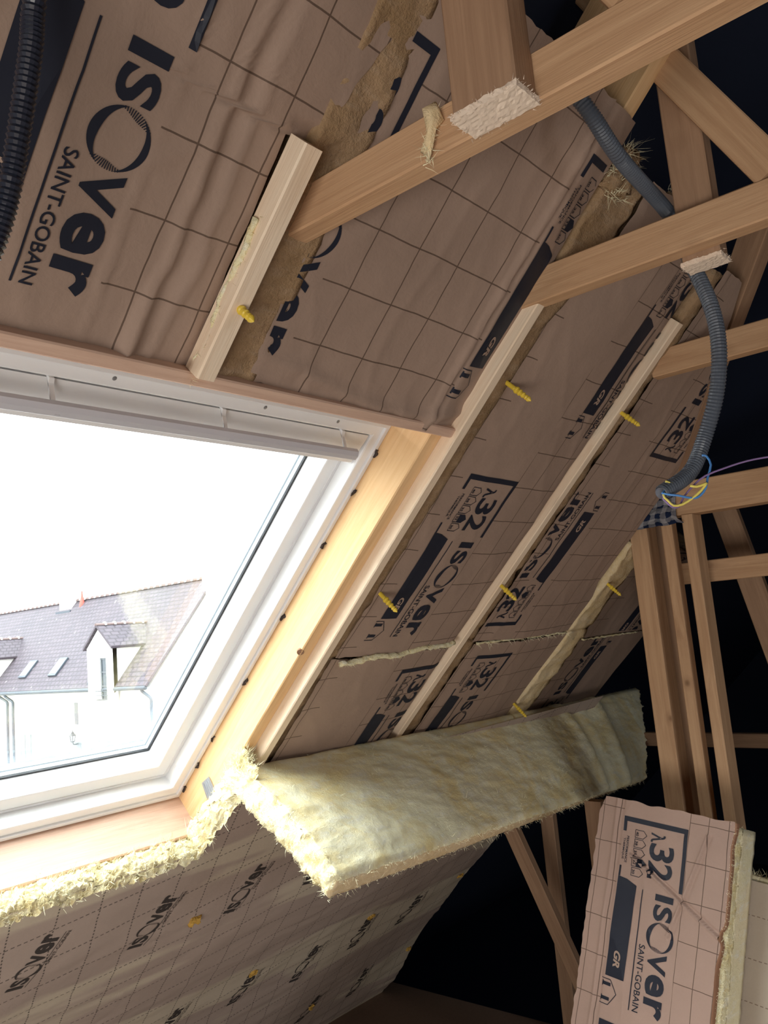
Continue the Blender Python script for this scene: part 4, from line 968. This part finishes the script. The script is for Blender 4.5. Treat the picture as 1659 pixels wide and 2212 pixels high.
ridge_row(house, P(RX, Y0 - .05, RZ + .07), Vector((0, 1, 0)), .42, 64, .12, 1.42)
# eaves gutter, downpipes
V, F_ = tube([P(17.74, Y0 - .1, EZ - .02), P(17.74, 38, EZ - .02), P(17.74, Y1, EZ - .02)], .075, 10); mk('gutter', V, F_, M_ZINC, house, smooth=True)
for y0, y1 in ((38.60, 38.15), (38.0, 37.62), (27.18, 26.86)):
    V, F_ = tube([P(17.78, y0, EZ - .06), P(17.78, y0, EZ - .14), P(17.88, (y0 + y1) / 2, EZ - .30), P(17.93, y1, EZ - .46), P(17.93, y1, EZ - .9), P(17.93, y1, -4), P(17.93, y1, GZ)], .055, 10); mk('downpipe', V, F_, M_ZINC, house, smooth=True)
# two dormers
def dormer(yc, hw, open_, lab):
    d = thing('dormer', None, None, P(18, yc, EZ)); d.parent = house; d.location = P(18, yc, EZ) - wloc(house)
    zb, ze, za = -1.95, .30, 1.02; hwt = hw
    # gabled front wall with its window opening, built as a slab
    x0, x1 = 17.64, 17.90
    wy0, wy1, wz0, wz1 = yc - .50, yc + .33, -1.70, -.08
    cols = [(yc - hwt, wy0, zb, ze), (wy1, yc + hwt, zb, ze), (wy0, wy1, zb, wz0), (wy0, wy1, wz1, ze)]
    dat = join(*[pbox(x0, x1, a, b, c, e) for a, b, c, e in cols])
    g = [P(x0, yc - hwt - .02, ze), P(x0, yc, za), P(x0, yc + hwt + .02, ze), P(x1, yc - hwt - .02, ze), P(x1, yc, za), P(x1, yc + hwt + .02, ze)]
    dat = join(dat, (g, [(0, 2, 1), (3, 4, 5), (0, 1, 4, 3), (1, 2, 5, 4), (2, 0, 3, 5)], [[(0, 0)] * 3] * 2 + [[(0, 0)] * 4] * 3))
    mk('front_wall', dat[0], dat[1], M_STUCCO, d)
    for sd in (-1, 1):                       # cheeks: triangular side walls down to the main roof
        ya, yb = yc + sd * hwt, yc + sd * (hwt - .14); xr = EX0 + (ze - EZ) / (RZ - EZ) * (RX - EX0)
        V = [P(18.0, y, z) for y in (ya, yb) for z in ()] ; q = [(17.72, ze), (xr + .15, ze), (17.72, tz(17.72) - .1)]
        V = [P(x, ya, z) for x, z in q] + [P(x, yb, z) for x, z in q]
        mk('cheek', V, [(0, 1, 2), (5, 4, 3), (0, 3, 4, 1), (1, 4, 5, 2), (2, 5, 3, 0)], M_STUCCO, d)
    xr = EX0 + (za + .1 - EZ) / (RZ - EZ) * (RX - EX0); xe = EX0 + (ze - .05 - EZ) / (RZ - EZ) * (RX - EX0)
    for sd in (-1, 1):
        V = [P(17.56, yc, za + .1), P(xr + .1, yc, za + .1), P(xe + .2, yc + sd * (hwt + .16), ze - .05), P(17.56, yc + sd * (hwt + .16), ze - .05)]; V += [v + Vector((0, sd * .03, .09)) for v in V]
        u4 = [(0, 1.3), (2, 1.3), (2, 0), (0, 0)]
        mk('roof', V, [(0, 1, 2, 3), (7, 6, 5, 4), (0, 4, 5, 1), (1, 5, 6, 2), (2, 6, 7, 3), (3, 7, 4, 0)], M_TILE, d, [u4, list(reversed(u4))] + [[(0, 0), (0, .1), (.1, .1), (.1, 0)]] * 4)
    ridge_row(d, P(17.55, yc, za + .17), Vector((1, 0, 0)), .40, 7, .085, 1.5)
    pb('window_frame', 17.665, 17.72, wy0, wy0 + .07, wz0, wz1, M_GREYW, d); pb('window_frame', 17.665, 17.72, wy1 - .07, wy1, wz0, wz1, M_GREYW, d); pb('window_frame', 17.665, 17.72, yc - .12, yc - .05, wz0, wz1, M_GREYW, d)
    for z in (wz0, wz0 + .52, wz0 + 1.05, wz1 - .06): pb('glazing_bar', 17.67, 17.715, wy0, wy1, z, z + .05, M_GREYW, d)
    pb('pane', 17.69, 17.70, wy0, wy1, wz0, wz1, M_DARKGL, d); pb('shutter_panel', 17.655, 17.68, yc - .02, wy1, wz0 + .05, wz1, M_STUCCO, d)
    for z in (wz0 + .18, wz0 + .34): pb('guard_rail', 17.61, 17.64, wy0 - .02, wy1 + .02, z, z + .03, M_ZINC, d)
    pb('sill', 17.54, 17.74, wy0 - .1, wy1 + .1, wz0 - .16, wz0, M_STUCCO, d)
dormer(29.80, .86, True, ''); dormer(40.45, .86, True, '')
pb('flashing', 17.82, 18.3, 30.62, 31.05, EZ - .03, EZ + .27, M_ZINC, house)
# chimneys
pb('chimney', 20.85, 21.65, 37.50, 38.62, 1.85, 5.1, M_STUCCO, house); pb('chimney', 20.7, 21.9, 26.2, 27.05, 1.7, 5.6, M_STUCCO, house)
pb('flashing', 20.70, 21.2, 37.38, 38.75, 1.95, 2.30, M_ZINC, house)
V, F_ = lathe(P(21.0, 36.75, 2.25), Vector((0, 0, 1)), [(0, .16), (.25, .13), (.6, .05), (.62, .045), (.85, .03)], 10); mk('finial', V, F_, M_CLAY, house)
# two skylights lying in the tiles
for yA in (37.17, 34.50):
    z0, z1 = -.74, -.03; x0, x1 = EX0 + (z0 - EZ) / (RZ - EZ) * (RX - EX0), EX0 + (z1 - EZ) / (RZ - EZ) * (RX - EX0); nn = Vector((-(RZ - EZ), 0, RX - EX0)).normalized() * .10
    s = [P(x0, yA - .33, z0), P(x0, yA + .33, z0), P(x1, yA + .33, z1), P(x1, yA - .33, z1)]
    q = quadbox('', [v + nn * .7 for v in s], nn * .9, None); fr = mk('skylight', q[0], q[1], M_ZINC, house)
    cen = sum(s, Vector()) / 4; inn = [cen + (v - cen) * .80 + nn * 1.2 for v in s]
    q = quadbox('', inn, nn * .5, None); o = mk('pane', q[0], q[1], M_SKYL, None); o.parent = fr; o.location = o.location - wloc(fr)
# windows of the facade
def opening(name, y0, y1, z0, z1, m): return pb(name, 17.975, 18.02, y0, y1, z0, z1, m, house)
fr = opening('window', 32.08, 32.64, -2.70, -1.75, M_STUCCO); pb('window_opening', 17.955, 17.97, 32.08, 32.36, -2.66, -1.78, M_GREYW, house); pb('sill', 17.88, 18.02, 32.0, 32.75, -2.84, -2.71, M_STUCCO, house)
opening('door_frame', 31.92, 32.85, -5.6, -3.36, M_SHUT); pb('door_leaf', 17.96, 17.99, 31.95, 32.36, -5.6, -3.42, M_GREYW, house)
for y0, y1, m in ((30.55, 31.08, M_SHUT), (29.43, 29.98, M_GREYW), (28.84, 29.40, M_SHUT), (36.08, 36.52, M_SHUT), (36.56, 37.02, M_SHUT)):
    z1 = -3.27 if y0 < 33 else -3.10; o = pb('shutter' if m is M_SHUT else 'window', 17.93, 18.01, y0, y1, z1 - 1.5, z1, m, house)
    for k in range(3): pb('board_edge', 17.925, 17.94, y0 + (y1 - y0) * (.22 + .26 * k), y0 + (y1 - y0) * (.24 + .26 * k) , z1 - 1.45, z1 - .05, M_GREYW, house)
ln = thing('wall_lantern', 'black wall lantern above the dark door of the house opposite', 'lamp', P(17.75, 32.18, -3.34))
V, F_ = lathe(P(17.75, 32.18, -3.34), Vector((0, 0, 1)), [(0, .03), (.03, .09), (.05, .09)], 6); mk('base', V, F_, M_IRON, ln)
V, F_ = lathe(P(17.75, 32.18, -3.29), Vector((0, 0, 1)), [(0, .075), (.2, .115)], 6); mk('lamp_glass', V, F_, M_SKYL, ln)
for k in range(6):
    a = math.pi / 3 * k; q0 = P(17.75, 32.18, -3.29) + Vector((math.cos(a) * .08, math.sin(a) * .08, 0)); q1 = P(17.75, 32.18, -3.29) + Vector((math.cos(a) * .12, math.sin(a) * .12, .2))
    V, F_ = tube([q0, q0.lerp(q1, .5), q1], .012, 5); mk('bar', V, F_, M_IRON, ln)
V, F_ = lathe(P(17.75, 32.18, -3.08), Vector((0, 0, 1)), [(0, .15), (.1, .06), (.13, .06), (.16, .02), (.2, .02)], 6); mk('cap', V, F_, M_IRON, ln)
V, F_ = tube([P(17.75, 32.18, -3.35), P(17.80, 32.18, -3.42), P(18.0, 32.18, -3.42)], .018, 6); mk('bracket', V, F_, M_IRON, ln)
